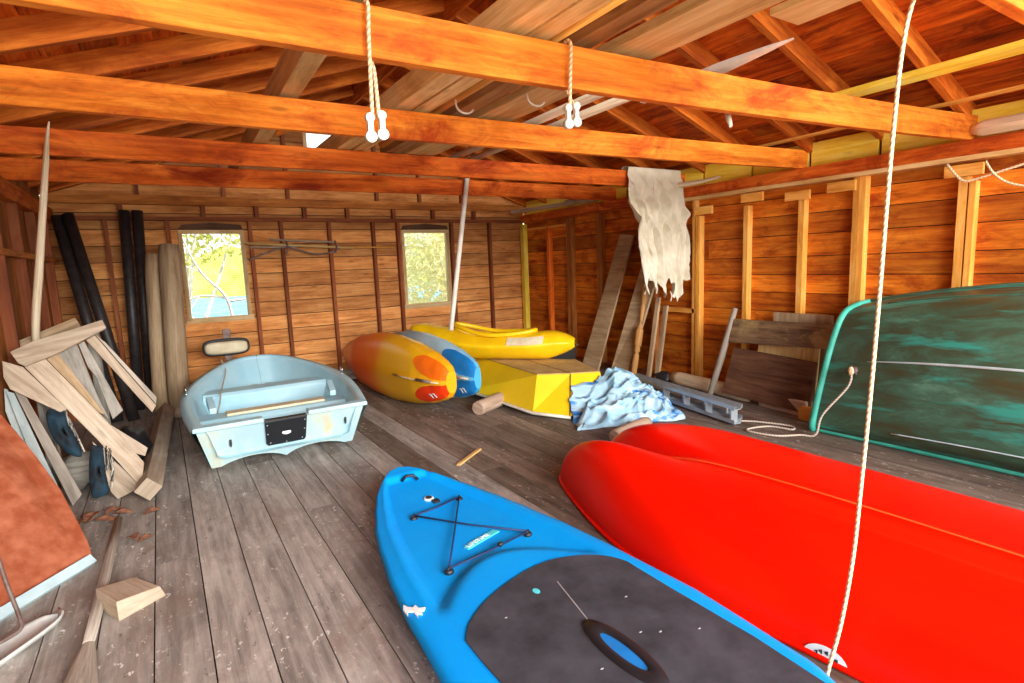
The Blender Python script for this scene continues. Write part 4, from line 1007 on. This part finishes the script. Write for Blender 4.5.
# ------------------------------------------------------------------ green boat on its side
def green_boat():
    t = thing('rowing_boat', 'weathered green rowing boat on its side against the right wall', 'boat', (4.85, 1.0, 0))
    mid = [(4.60, .015), (4.44, .16), (4.38, .42), (4.37, .66), (4.44, .90), (4.66, 1.12), (4.95, 1.21), (5.19, 1.23)]
    trs = [(4.56, .015), (4.52, .07), (4.555, .26), (4.62, .50), (4.72, .78), (4.83, .97), (5.0, 1.03), (5.19, 1.05)]
    def sec(pts, v):
        P = spline([(p[0], 0, p[1]) for p in pts], 6); k = v * (len(P) - 1); i = min(int(k), len(P) - 2); return P[i].lerp(P[i + 1], k - i)
    cache = {}
    def S(s, v, off=0):
        y = 2.52 - 3.1 * s; k = 1 - (1 - min(1, s / .55)) ** 2.0
        p = sec(trs, v).lerp(sec(mid, v), k); rake = (1 - v * .0) * 0
        n_ = (V((4.98, 0, .58)) - p).normalized()
        yy = y - .10 * v * (1 - min(1, s / .5)) 
        return V((p.x - n_.x * off, yy, p.z - n_.z * off))
    mb = MB(); mb.grid(lambda a, b: S(a, b), 50, 42, us=3.1, vs=1.7); mb.build('hull', M['green'], t, recalc=True)
    mb = MB(); ring = [mb.bm.verts.new(S(0, k / 30) + V((0, -.012, 0))) for k in range(31)]; mb.face(ring, [(v.co.z, v.co.x) for v in ring], .5); mb.build('transom', M['teal'], t)
    MB().tube([S(0, k / 40, .004) + V((0, .0, 0)) for k in range(41)], .028, 8).build('transom_edge', M['teal'], t)
    MB().tube([S(k / 40, .012, .008) + V((0, 0, .012)) for k in range(41)], .022, 8).build('gunwale', M['teal'], t)
    MB().tube([S(k / 40, .985, .008) for k in range(41)], .020, 8).build('gunwale', M['green'], t)
    MB().tube([S(.12 + .88 * k / 40, .475, .006) for k in range(41)], [.003 + .006 * min(1, k / 8) for k in range(41)], 8).build('keel', M['paleblue'], t)
    MB().tube([S(.2 + .8 * k / 40, .16, .002) for k in range(41)], .005, 6).build('strake', M['paleblue'], t)
    MB().tube([S(.1 + .9 * k / 40, .80, .001) for k in range(41)], .007, 6).build('strake', M['green'], t)
    e = S(.09, .44, .01); mb = MB(); mb.tube([e + V((-.0, .02, .03)), e + V((-.03, .0, 0)), e + V((0, -.02, -.03))], .010, 6); mb.lump(e, (.02, .03, .03), 2, .2, sub=2); mb.build('eye_bolt', M['rust'], t)
    return e
e = green_boat()
tag(MB().tube(spline([e + V((-.045, 0, .01)), e + V((-.055, .01, -.12)), V((4.40, 2.36, .20)), V((4.38, 2.40, .03)), V((4.33, 2.50, .012)), V((4.16, 2.62, .012)), V((4.12, 2.85, .012)), V((4.35, 2.80, .012)), V((4.42, 2.62, .012)), V((4.50, 2.70, .012)), V((4.40, 2.95, .012)), V((4.30, 3.10, .012)), V((4.34, 3.4, .012))], 8), .0085, 7).build('painter_rope', M['ropegrey']), 'grey rope from the green boat looping onto the floor', 'rope')
tag(MB().lump(e + V((-.05, 0, .0)), (.022, .022, .035), 5, .3, sub=2).build('rope_knot', M['rope']), 'pale rope knot hanging on the eye of the green boat', 'knot')

# ------------------------------------------------------------------ hanging cloth
def cloth():
    y0 = 4.49
    lt = [(0, 4.33), (.10, 4.30), (.28, 4.25), (.36, 4.32), (.50, 4.38), (.62, 4.42), (.75, 4.46), (1, 4.49)]
    rt = [(0, 5.13), (.3, 5.15), (.6, 5.17), (1, 5.18)]
    def f(a, b):
        u, v = a, b
        bottom = interp(u, [(0, 1.16), (.04, 1.10), (.09, 1.30), (.16, 1.26), (.24, 1.14), (.33, 1.24), (.42, 1.10), (.48, 1.06), (.53, 1.26), (.60, 1.20), (.68, 1.05), (.76, 1.02), (.82, 1.10), (.87, 1.06), (.92, 1.22), (1, 1.24)])
        bottom += .05 * mnoise.noise(V((u * 24, 2, 0)))
        xl, xr = interp(v, lt), interp(v, rt); x = xl + (xr - xl) * u
        z = 2.47 + (bottom - 2.47) * v
        sw = .5 * v * v
        ph = u * 30 + 2.5 * mnoise.noise(V((u * 2, v * 2.5, 4))) + 5 * sw * (u - .4)
        amp = sstep(.02, .35, v) * (.6 + .6 * mnoise.noise(V((u * 3, v * 2, 7))))
        fold = .10 * amp * (1 - abs(sin(ph * .5))) ** .8 + .05 * amp * abs(sin(ph * 1.1 + 2 * v))
        dia = .085 * sstep(.05, .2, v) * sstep(.65, .4, v) * (1 - abs(sin((u * 1.4 - v * 1.1 + .1) * 9))) ** 2
        crk = .02 * mnoise.noise(V((u * 18, v * 14, 1))) * sstep(.1, .5, v)
        x += .02 * mnoise.noise(V((u * 4, v * 6, 9))) * v
        return V((min(x, 5.19), y0 - .034 - fold - dia - abs(crk) - .02 * v, z))
    mb = MB(); mb.grid(f, 150, 120)
    def g(a, b):
        p = f(a, 0); return V((p.x, p.y + .115 * b, 2.47 + .012 * sin(pi * b) - (.0 if b < .95 else .02)))
    mb.grid(g, 150, 6)
    o = mb.build('hanging_cloth', M['whitecloth'], recalc=False)
    m = o.modifiers.new('thickness', 'SOLIDIFY'); m.thickness = .003
    for x, z in ((4.50, 1.16), (4.91, 1.06), (5.02, 1.05), (4.68, 1.16)):
        pts = [(x, y0 - .09, z + .06), (x + .008, y0 - .10, z), (x - .006, y0 - .095, z - .05), (x + .012, y0 - .09, z - .03)]
        MB().tube(spline(pts, 4), .007, 6).build('tie_string', M['whitecloth'], o)
    return o
tag(cloth(), 'ragged off-white cloth hanging over the tie beam by the right wall', 'cloth')

# ------------------------------------------------------------------ back wall leaners
# white pole hooked on the ties
t = thing('white_pole', 'white pole leaning up past the beams beside the right window', 'pole', (2.66, 5.55, .9))
MB().tube([(2.66, 5.50, .80), (3.04, 5.61, 2.62)], .026, 12).build('shaft', M['sheet'], t)
mb = MB(); mb.tube([(3.04, 5.61, 2.62), (3.06, 5.615, 2.70)], .012, 8); mb.tube([(2.98, 5.60, 2.66), (3.16, 5.62, 2.68)], .010, 8); mb.build('end_hook', M['rust'], t)
# pipes and logs at the back wall
for a, b, lab in (((-.335, 7.60, 0), (-.24, 7.74, 2.26), 'black pipe leaning upright on the back wall, left of the upright pair'), ((-.215, 7.60, 0), (-.118, 7.74, 2.26), 'black pipe leaning upright on the back wall, right of the upright pair'),
                  ((-.52, 7.10, 0), (-.835, 7.66, 2.18), 'black pipe slanting to the left corner, outer of the slanted pair'), ((-.37, 7.05, 0), (-.74, 7.64, 2.20), 'black pipe slanting to the left corner, inner of the slanted pair')):
    tag(MB().tube([a, b], .055, 16).build('black_pipe', M['blackpipe']), lab, 'pipe', 'black pipes in the left corner')
for a, b, r, lab in (((-.10, 7.26, 0), (0, 7.50, 1.75), .105, 'shorter grey log leaning on the back wall beside the black pipes'), ((.05, 7.06, 0), (.14, 7.36, 1.85), .108, 'taller grey log leaning on the back wall beside the left window')):
    log(a, b, r, lab, mat='tanweather')
tag(MB().lump((.05, 6.86, .05), (.06, .07, .055), 7, .3).build('stone', M['log']), 'brown stone at the foot of the leaning logs', 'stone')
# thin sticks on the back wall
for y, (x0, z0), (x1, z1), r, lab, mt in ((7.80, (.98, 1.885), (2.35, 1.80), .016, 'longer of the pale sticks on the back wall, lower in the bundle', 'lumber'), (7.79, (1.26, 1.925), (2.08, 1.885), .013, 'topmost pale stick on the back wall between the windows', 'pale'), (7.805, (2.05, 1.82), (2.93, 1.80), .010, 'thin reddish stick on the back wall reaching towards the right window', 'rstud'), (7.79, (1.02, 1.83), (1.60, 1.83), .012, 'short pale stick under the bundle nearest the left window', 'pale')):
    tag(MB().tube([(x0, y, z0), (x1, y, z1)], r, 8).build('stick', M[mt]), lab, 'stick', 'sticks hung on the back wall')
tag(MB().tube(spline([(1.0, 7.80, 1.67), (1.25, 7.79, 1.77), (1.45, 7.78, 1.83), (1.6, 7.78, 1.79), (1.8, 7.78, 1.73), (2.0, 7.78, 1.74), (2.15, 7.79, 1.80)], 6), .011, 8).build('bent_rod', M['rust']), 'dark bent rod under the sticks on the back wall', 'rod')
for x in (1.47, 2.10):
    tag(MB().tube(spline([(x, 7.82, 1.90), (x, 7.76, 1.86), (x, 7.75, 1.78), (x - .03, 7.77, 1.74)], 4), .012, 6).build('wall_bracket', M['rust']), 'dark bracket holding the sticks, %s' % ('nearer the left window' if x < 2 else 'nearer the right window'), 'bracket', 'brackets on the back wall')
# pale baseboard plank behind dinghy
tag(MB().beam((1.6, 7.66, .07), (2.5, 7.62, .07), .05, .14).build('board', M['grey']), 'grey board on edge along the back wall behind the orange kayak', 'board')

# ------------------------------------------------------------------ left heap
stick = MB().tube(spline([(-.86, 5.82, .02), (-.835, 5.50, .70), (-.80, 5.30, 1.12), (-.68, 5.02, 1.62), (-.53, 4.63, 2.18), (-.475, 4.45, 2.36), (-.45, 4.41, 2.45)], 6), [.026] * 18 + [.025 - .0012 * k for k in range(19)], 8).build('peeled_stick', M['palebright'])
tag(stick, 'tall pale peeled stick standing upright in front of the beams at the left', 'stick')
HP = {
    'rail': [(-0.898, 4.967, 1.039), (-0.781, 4.993, 1.095), (-0.567, 5.019, 1.153), (-0.377, 5.044, 1.209), (-0.358, 5.018, 1.151), (-0.501, 4.985, 1.077), (-0.644, 4.952, 1.004), (-0.826, 4.923, 0.939), (-0.861, 4.934, 0.965)],
    'b1': [(-0.831, 4.946, 0.930), (-0.717, 4.963, 0.969), (-0.424, 4.768, 0.535), (-0.221, 4.621, 0.208), (-0.246, 4.560, 0.071), (-0.279, 4.569, 0.092), (-0.479, 4.714, 0.414)],
    'white': [(-0.505, 4.732, 0.393), (-0.243, 4.577, 0.050), (-0.393, 4.555, 0.002), (-0.427, 4.579, 0.053)],
    'b3': [(-0.447, 4.807, 0.560), (-0.408, 4.777, 0.494), (-0.191, 4.686, 0.291), (-0.212, 4.662, 0.239), (-0.325, 4.690, 0.301)],
    'b2': [(-0.945, 4.975, 0.983), (-0.840, 4.951, 0.930), (-0.624, 4.814, 0.626), (-0.663, 4.809, 0.613), (-0.914, 4.892, 0.798), (-0.945, 4.929, 0.880)],
    'b1b': [(-0.716, 4.994, 0.965), (-0.652, 5.009, 0.998), (-0.416, 4.807, 0.547), (-0.457, 4.819, 0.574)],
    'g1': [(-0.660, 5.036, 0.996), (-0.544, 5.058, 1.045), (-0.457, 4.898, 0.690), (-0.401, 4.818, 0.512), (-0.448, 4.843, 0.567)],
    'g2': [(-0.535, 5.058, 1.044), (-0.502, 5.066, 1.062), (-0.314, 4.839, 0.559), (-0.380, 4.817, 0.509), (-0.421, 4.896, 0.685), (-0.447, 4.947, 0.798), (-0.493, 4.984, 0.880)],
    'thin1': [(-0.488, 5.047, 1.070), (-0.433, 5.059, 1.096), (-0.111, 4.820, 0.565), (-0.140, 4.800, 0.521)],
    'thin2': [(-0.434, 5.089, 1.101), (-0.379, 5.062, 1.042), (-0.102, 4.870, 0.615), (-0.111, 4.848, 0.567)],
    'plankL': [(-0.899, 4.911, 0.779), (-0.839, 4.890, 0.732), (-0.585, 4.594, 0.075), (-0.640, 4.570, 0.012)],
    'blue1': [(-0.945, 4.934, 0.783), (-0.903, 4.926, 0.763), (-0.700, 4.64, 0.10), (-0.775, 4.64, 0.08)],
    'blue2': [(-0.958, 4.967, 0.798), (-0.940, 4.963, 0.789), (-0.770, 4.72, 0.22), (-0.845, 4.72, 0.20), (-0.958, 4.901, 0.652)],
    'boot1': [(-0.743, 4.852, 0.611), (-0.688, 4.862, 0.634), (-0.636, 4.850, 0.606), (-0.612, 4.792, 0.479), (-0.572, 4.731, 0.343), (-0.581, 4.712, 0.300), (-0.654, 4.733, 0.346), (-0.721, 4.784, 0.460)],
    'boot2': [(-0.515, 4.725, 0.354), (-0.465, 4.724, 0.351), (-0.428, 4.706, 0.312), (-0.444, 4.653, 0.193), (-0.438, 4.595, 0.065), (-0.491, 4.581, 0.033), (-0.533, 4.588, 0.049), (-0.539, 4.647, 0.181)],
    'fray1': [(-0.635, 4.841, 0.608), (-0.599, 4.789, 0.491), (-0.550, 4.716, 0.328), (-0.580, 4.704, 0.302), (-0.612, 4.779, 0.468)],
    'fray2': [(-0.442, 4.717, 0.348), (-0.405, 4.702, 0.315), (-0.399, 4.643, 0.185), (-0.420, 4.594, 0.075), (-0.448, 4.591, 0.069), (-0.443, 4.648, 0.194)],
}
HN = V((0, 1, -.45)).normalized()
heap = 'weathered boards heaped at the left wall'
def hb(key, label, mat, th=.02, axis=None):
    P = [V(p) for p in HP[key]]; mb = MB(); 
    far = max(((a, b) for a in P for b in P), key=lambda q: (q[0] - q[1]).length); ax = (far[0] - far[1]).normalized(); ay = HN.cross(ax)
    mb.prism(P, HN * th)
    rr = random.random() * 20
    for f_ in mb.bm.faces:
        for l in f_.loops: l[mb.uv].uv = ((l.vert.co - P[0]).dot(ax) + rr, (l.vert.co - P[0]).dot(ay) + rr + (l.vert.co - P[0]).dot(HN))
    return tag(mb.build('board', M[mat], bevel=.003), label, 'board', heap)
hb('rail', 'wide pale board lying across the top of the heap', 'pale', .024)
hb('b1', 'long pale board slanting from the top board to the floor', 'pale', .022)
hb('white', 'white frayed board end at the foot of the heap', 'pale', .018)
hb('b3', 'short pale board end poking out behind the long slanting one', 'pale', .018)
hb('b2', 'short pale board end sticking out left under the top board', 'pale', .022)
hb('b1b', 'pale brown board half hidden between the long slanting one and the dark grey ones', 'tanweather', .02)
hb('g1', 'dark grey board left of the split in the heap', 'greydark', .022)
hb('g2', 'dark grey board right of the split in the heap', 'greydark', .022)
hb('thin1', 'thin pale slat slanting at the right of the heap', 'pale', .024)
hb('thin2', 'thin grey slat behind the pale slat of the heap', 'grey', .02)
hb('plankL', 'grey plank slanting down behind the rust-red panel', 'grey', .018)
hb('blue1', 'grey blue painted board next to the rust-red panel, right one of two', 'greyblue', .016)
hb('blue2', 'grey blue painted board at the left edge of the photo above the rust-red panel', 'greyblue', .016)
def hbeam(a, b, w, th, label, mat, up=(0, -.7, .7)):
    return tag(MB().beam(a, b, w, th, up=up).build('board', M[mat], bevel=.003), label, 'board', heap)
hbeam((-.93, 5.42, 1.03), (-.56, 5.46, 1.18), .06, .05, 'brown rail behind the top board of the heap', 'tanweather')
hbeam((-.80, 5.20, 0), (-.78, 5.05, 1.03), .07, .035, 'dark upright post behind the heap, nearer the left wall', 'greydark', up=(0, 1, 0))
hbeam((-.47, 5.30, 0), (-.45, 5.12, 1.12), .07, .035, 'dark upright post behind the heap, nearer the black pipes', 'greydark', up=(0, 1, 0))
def bundle(key, fkey, label, seed):
    P = [V(p) for p in HP[key]]; c = sum(P, V()) / len(P)
    t = thing('cloth_bundle', label, 'bundle', (c.x, c.y, min(p.z for p in P)), 'dark blue bundles in the heap')
    ring = spline(P, 6, closed=True)
    def f(a, b):
        k = int(round(a * len(ring))) % len(ring); q = 1 - abs(2 * b - 1); side = -1 if b < .5 else 1
        r = sin(pi * .5 * (1 - q)) ** .8 if q < 1 else 0
        p = c.lerp(ring[k], r); h = cos(pi * .5 * (1 - q)) 
        return p + HN * (side * .045 * h * (1 + .5 * mnoise.noise(p * 14 + V((seed, 0, 0)))) + .012 * mnoise.noise(p * 30))
    mb = MB(); mb.grid(f, len(ring), 24, cu=True); mb.build('cloth', M['navycloth'], t)
    F = [V(p) for p in HP[fkey]]; mb = MB(); m_ = len(F) // 2 + 1; A_, B_ = F[:m_], F[m_ - 1:] ; B_ = B_[::-1]
    A_, B_ = spline(A_, 12), spline([F[0]] + B_ if False else [F[-1]] + B_[0:0] + [F[m_ - 1]], 12 * (m_ - 1))
    n = min(len(A_), len(B_)); pts = []
    for k in range(n * 2):
        a_, b_ = A_[min(k // 2, n - 1)], B_[min(k // 2, n - 1)]; pts.append(a_.lerp(b_, .1 + .9 * random.random() if k % 2 else 0) - HN * random.uniform(.01, .03))
    mb.tube(pts, .0055, 5); mb.build('frayed_edge', M['frayed'], t)
bundle('boot1', 'fray1', 'dark blue cloth bundle with frayed edge, higher one between the boards', 1)
bundle('boot2', 'fray2', 'dark blue cloth bundle with frayed edge, lower one at the foot of the heap', 5)
tag(MB().lump((-.31, 5.28, .16), (.13, .22, .16), 9, .35).build('dark_cover', M['black']), 'black crumpled cover in the shade under the heap', 'cover')
tag(MB().lump((-.62, 4.98, .14), (.14, .12, .14), 3, .35).build('dark_cover', M['greydark']), 'dark grey crumpled cover at the back of the heap', 'cover')
# squared timber on the floor
tag(MB().beam((-.205, 4.36, .088), (-.075, 6.95, .088), .118, .118, up=(1, 0, 1)).build('squared_timber', M['pale'], bevel=.005), 'long squared timber on the floor between the heap and the dinghy', 'timber')

# rust-red panel with pale blue edge
A, B, T_ = V((-.76, 3.21, 0)), V((-.46, 3.57, 0)), V((-.87, 4.22, .75)); nn = (B - A).cross(T_ - A).normalized(); 
if nn.z < 0: nn = -nn
t = thing('panel', 'rust-red panel with rounded top leaning at the left edge of the floor', 'panel', (-.65, 3.6, 0))
C_ = A + (A - B) * .30
out = [C_ + V((0, 0, .008)), B + V((0, 0, .008)), V((-.46, 3.62, .04)), V((-.475, 3.68, .085)), V((-.51, 3.76, .16)), V((-.59, 3.92, .33)), V((-.70, 4.07, .52)), V((-.79, 4.18, .66)), V((-.85, 4.24, .75)), V((-.862, 4.18, .755)), V((-.862, 3.9, .62))]
mb = MB(); mb.prism(out, -nn * .018); mb.build('board', M['copper'], t)
d = (B - C_).normalized(); MB().beam(C_ + V((0, 0, .022)) + nn * .012, B + V((0, 0, .022)) + nn * .012, .03, .05, up=(T_ - A).normalized()).build('edge_strip', M['paleblue'], t)

# oar on the floor
t = thing('oar', 'grey wooden oar lying on the floor with its blade towards the camera', 'oar', (-.39, 3.2, 0))
MB().tube([(-.365, 4.10, .024), (-.375, 3.6, .024), (-.39, 3.0, .024), (-.40, 2.72, .022)], [.022, .024, .025, .022], 10).build('shaft', M['grey'], t)
mb = MB(); mb.grid(lambda a, b: V((-.40 - .015 * a + interp(a, [(0, .022), (.25, .045), (.5, .062), (1, .07)]) * cos(2 * pi * b), 2.74 - .62 * a, .018 + interp(a, [(0, .02), (.3, .014), (1, .009)]) * sin(2 * pi * b))), 16, 16, cv=True); mb.build('blade', M['grey'], t)
# wood block with a slanted end
mb = MB(); a = [V((-.385, 3.10, 0)), V((-.30, 2.845, 0)), V((-.10, 2.975, 0)), V((-.25, 3.19, 0))]
mb.prism([V((-.395, 3.06, 0)), V((-.305, 2.87, 0)), V((-.125, 2.985, .0)), V((-.235, 3.16, 0))], (0, 0, .095)); 
for v in mb.bm.verts:
    if v.co.z > .05 and v.co.x > -.26: v.co.z = .055; v.co.x -= .02
tag(mb.build('wood_block', M['pale'], bevel=.004), 'pale cut wood block with a slanted end beside the oar', 'wood block')
# metal scoop with thin rod
t = thing('scoop', 'grey metal scoop with a thin bent rod handle in the bottom left corner', 'tool', (-.62, 2.95, 0))
mb = MB()
def sc(a, b):
    p = V((-.84, 2.66, 0)).lerp(V((-.535, 3.05, 0)), a); w = .085 * (max(0, 1 - (2 * a - 1) ** 4)) ** .5 + .004; n_ = V((.72, -.69, 0)); q = -1 + 2 * b
    return p + n_ * (w * q) + V((0, 0, .006 + .055 * abs(q) ** 2.2 * (1 if q > 0 else .45)))
mb.grid(sc, 24, 12); o = mb.build('dish', M['scoop'], t); m = o.modifiers.new('thickness', 'SOLIDIFY'); m.thickness = .008; m.offset = 1
MB().tube(spline([(-.735, 3.20, .335), (-.70, 3.12, .20), (-.66, 3.04, .07), (-.655, 3.0, .035), (-.69, 2.96, .03), (-.76, 2.90, .035), (-.84, 2.82, .06)], 6), .0085, 8).build('rod_handle', M['rust'], t)
# dry leaves
for i, (x, y, s) in enumerate(((-.19, 4.12, .05), (-.52, 4.28, .075), (-.44, 4.16, .07), (-.40, 4.30, .06), (-.28, 3.76, .05), (-.22, 3.70, .04), (-.58, 4.2, .06), (-.35, 4.22, .055))):
    mb = MB(); ang = i * 1.3
    def lf(a, b):
        q = -1 + 2 * b; w = s * .55 * sin(pi * min(.999, a)) ** .7 * (1 + .25 * sin(a * 14)); px, py = s * 2 * (a - .5), w * q
        return V((x + px * cos(ang) - py * sin(ang), y + px * sin(ang) + py * cos(ang), .006 + .022 * abs(q) * sin(pi * a) + .012 * a))
    mb.grid(lf, 10, 6); o = mb.build('dry_leaf', M['leaf']); m = o.modifiers.new('thickness', 'SOLIDIFY'); m.thickness = .0015
    tag(o, ('dry brown leaf on the floor by the squared timber', 'largest curled dry leaf at the corner of the rust-red panel', 'dry brown leaf at the top end of the oar', 'dry leaf just behind the end of the oar', 'broken leaf piece on the floor right of the oar', 'small broken leaf piece nearest the wood block', 'dry leaf close to the edge of the rust-red panel', 'dry leaf between the oar end and the squared timber')[i], 'leaf', 'dry leaves on the floor')

# ------------------------------------------------------------------ outside
struct(MB().box(-30, 34, YB + .06, 11.5, -.75, -.35, 'x').build('ground', M['bank']))
struct(MB().box(-60, 70, 11.5, 60, -.95, -.62, 'x').build('trim_1', M['water']), 'blue lake water seen through the left window', 'water')
mb = MB(); mb.grid(lambda a, b: V((-70 + 150 * a, 60 + 6 * b, -1 + (5 + 3.5 * mnoise.noise(V((a * 14, 3, 0))) + 1.2 * mnoise.noise(V((a * 60, 8, 0)))) * sin(pi * .5 * b) ** .5)), 120, 10)
struct(mb.build('trim_2', M['hill']), 'yellow green wooded far shore seen through the window', 'shore')
struct(MB().box(-30, 34, -14, YF - .32, -.5, -.14, 'x').build('trim_3', M['bank']), 'pale ground in front of the boathouse', 'ground')
def shrub(x, y, z0, rx, rz, n, label, mat, name='tree', size=.07):
    t = thing(name, label, 'tree', (x, y, -.36))
    mb = MB()
    for i in range(n):
        th, ph = random.uniform(0, 2 * pi), math.acos(random.uniform(-1, 1)); r = random.random() ** .4
        p = V((x + rx * r * sin(ph) * cos(th), y + rx * .6 * r * sin(ph) * sin(th), z0 + rz * r * cos(ph)))
        d = V((random.gauss(0, 1), random.gauss(0, 1), random.gauss(0, 1))).normalized(); e = d.cross(V((random.gauss(0, 1), random.gauss(0, 1), random.gauss(0, 1)))).normalized(); s = size * random.uniform(.6, 1.3)
        vs = [mb.bm.verts.new(q) for q in (p - d * s, p + e * s * .5, p + d * s, p - e * s * .5)]
        mb.face(vs, [(0, 0)] * 4, random.random())
    mb.build('foliage', mat, t, recalc=False)
    mb = MB()
    for k in range(5):
        a = k * 1.3; q = V((x, y, -.36)); w = V((x + rx * .7 * cos(a), y + rx * .4 * sin(a), z0 + rz * .5)); m_ = q.lerp(w, .5) + V((random.uniform(-.1, .1), 0, .1)); mb.tube(spline([q, m_, w], 5), [.05 - .045 * i / 10 for i in range(11)], 6)
    mb.build('stems', M['bark'], t)
shrub(.3, 12.4, 3.1, 2.2, 1.45, 5200, 'yellow green tree above the lake in the left window', M['leaves'])
shrub(5.3, 10.3, 1.6, 1.7, 1.9, 9000, 'pale leafy tree filling the right window', M['paleleaves'])
shrub(-4.9, 15.5, 2.7, 1.6, 1.4, 2600, 'pale green tree left of the left window view', M['leaves'])
t = thing('branching_tree', 'bare white branched tree outside the left window', 'tree', (.9, 9.6, -.36))
mb = MB()
for pts, r in (([(1.15, 9.6, -.36), (.95, 9.55, .5), (.85, 9.5, 1.15), (.55, 9.5, 1.55), (.35, 9.5, 2.1), (.3, 9.5, 2.5)], .035), ([(.85, 9.5, 1.15), (.5, 9.55, 1.2), (.1, 9.6, 1.05), (-.2, 9.6, 1.1)], .022), ([(.9, 9.5, 1.1), (1.2, 9.5, 1.12), (1.5, 9.5, 1.1)], .025), ([(.55, 9.5, 1.55), (.2, 9.5, 1.75), (0, 9.5, 2.1)], .014), ([(.45, 9.5, 1.8), (.55, 9.5, 2.1), (.7, 9.5, 2.4)], .012), ([(.5, 9.55, 1.2), (.3, 9.5, .95), (.05, 9.5, .8)], .014), ([(.3, 9.5, .95), (.6, 9.5, .75), (1.0, 9.5, .7)], .014), ([(.2, 9.55, .6), (.6, 9.5, .55), (1.2, 9.5, .62)], .016), ([(.1, 9.5, .85), (.15, 9.5, 1.3), (.05, 9.5, 1.6)], .010)):
    P = spline(pts, 5); mb.tube(P, [r * (1 - .75 * i / (len(P) - 1)) for i in range(len(P))], 6)
mb.build('branches', M['bark'], t)

# ------------------------------------------------------------------ light
w = bpy.data.worlds.new('sky'); SC.world = w; w.use_nodes = True; nt = w.node_tree
bg = nt.nodes['Background']
tc = nt.nodes.new('ShaderNodeTexCoord'); sp = nt.nodes.new('ShaderNodeSeparateXYZ'); nt.links.new(tc.outputs['Generated'], sp.inputs[0])
c = ramp(nt, sp.outputs[2], [(.0, (.95, .96, .95)), (.25, (.80, .90, 1.0)), (1, (.50, .72, 1.0))])
nt.links.new(c, bg.inputs[0]); bg.inputs[1].default_value = 1.5
sun = bpy.data.lights.new('sun', 'SUN'); sun.energy = 8; sun.angle = .02; sun.color = (1, .95, .86)
so = bpy.data.objects.new('sun', sun); COL.objects.link(so); so.rotation_euler = V((-.55, .30, -.80)).to_track_quat('-Z', 'Y').to_euler()
# daylight entering through the open front of the boathouse
al = bpy.data.lights.new('front_opening_daylight', 'AREA'); al.shape = 'RECTANGLE'; al.size = 9.0; al.size_y = 3.0; al.energy = 1650; al.color = (1, .97, .93)
ao = bpy.data.objects.new('front_opening_daylight', al); COL.objects.link(ao); ao.location = (RX, YF - 6.0, 3.4); ao.rotation_euler = (pi / 2 - .22, 0, 0)

# ------------------------------------------------------------------ camera
Rm = ((0.843956352986355, -0.5350412118620179, -0.03832200233800972), (-0.10630155998855861, -0.09679626619650114, -0.9896112677179939), (0.5257733852126504, 0.8392624050078971, -0.13856753928099688))
cam = bpy.data.cameras.new('camera'); co = bpy.data.objects.new('camera', cam); COL.objects.link(co); SC.camera = co
cam.sensor_width = 36; cam.lens = 555.86 / 1024 * 36; cam.clip_start = .02
r_, d_, f_ = (V(x) for x in Rm); mw = Matrix.Identity(4)
for i in range(3): mw[i][0], mw[i][1], mw[i][2] = r_[i], -d_[i], -f_[i]
mw.translation = (0, 0, 1.5); co.matrix_world = mw
SC.view_settings.view_transform = 'Standard'; SC.view_settings.look = 'None'; SC.view_settings.gamma = 1; SC.view_settings.use_curve_mapping = False
SC.view_settings.exposure = .5
for o in SC.objects:
    if '_w' in o.keys(): del o['_w']
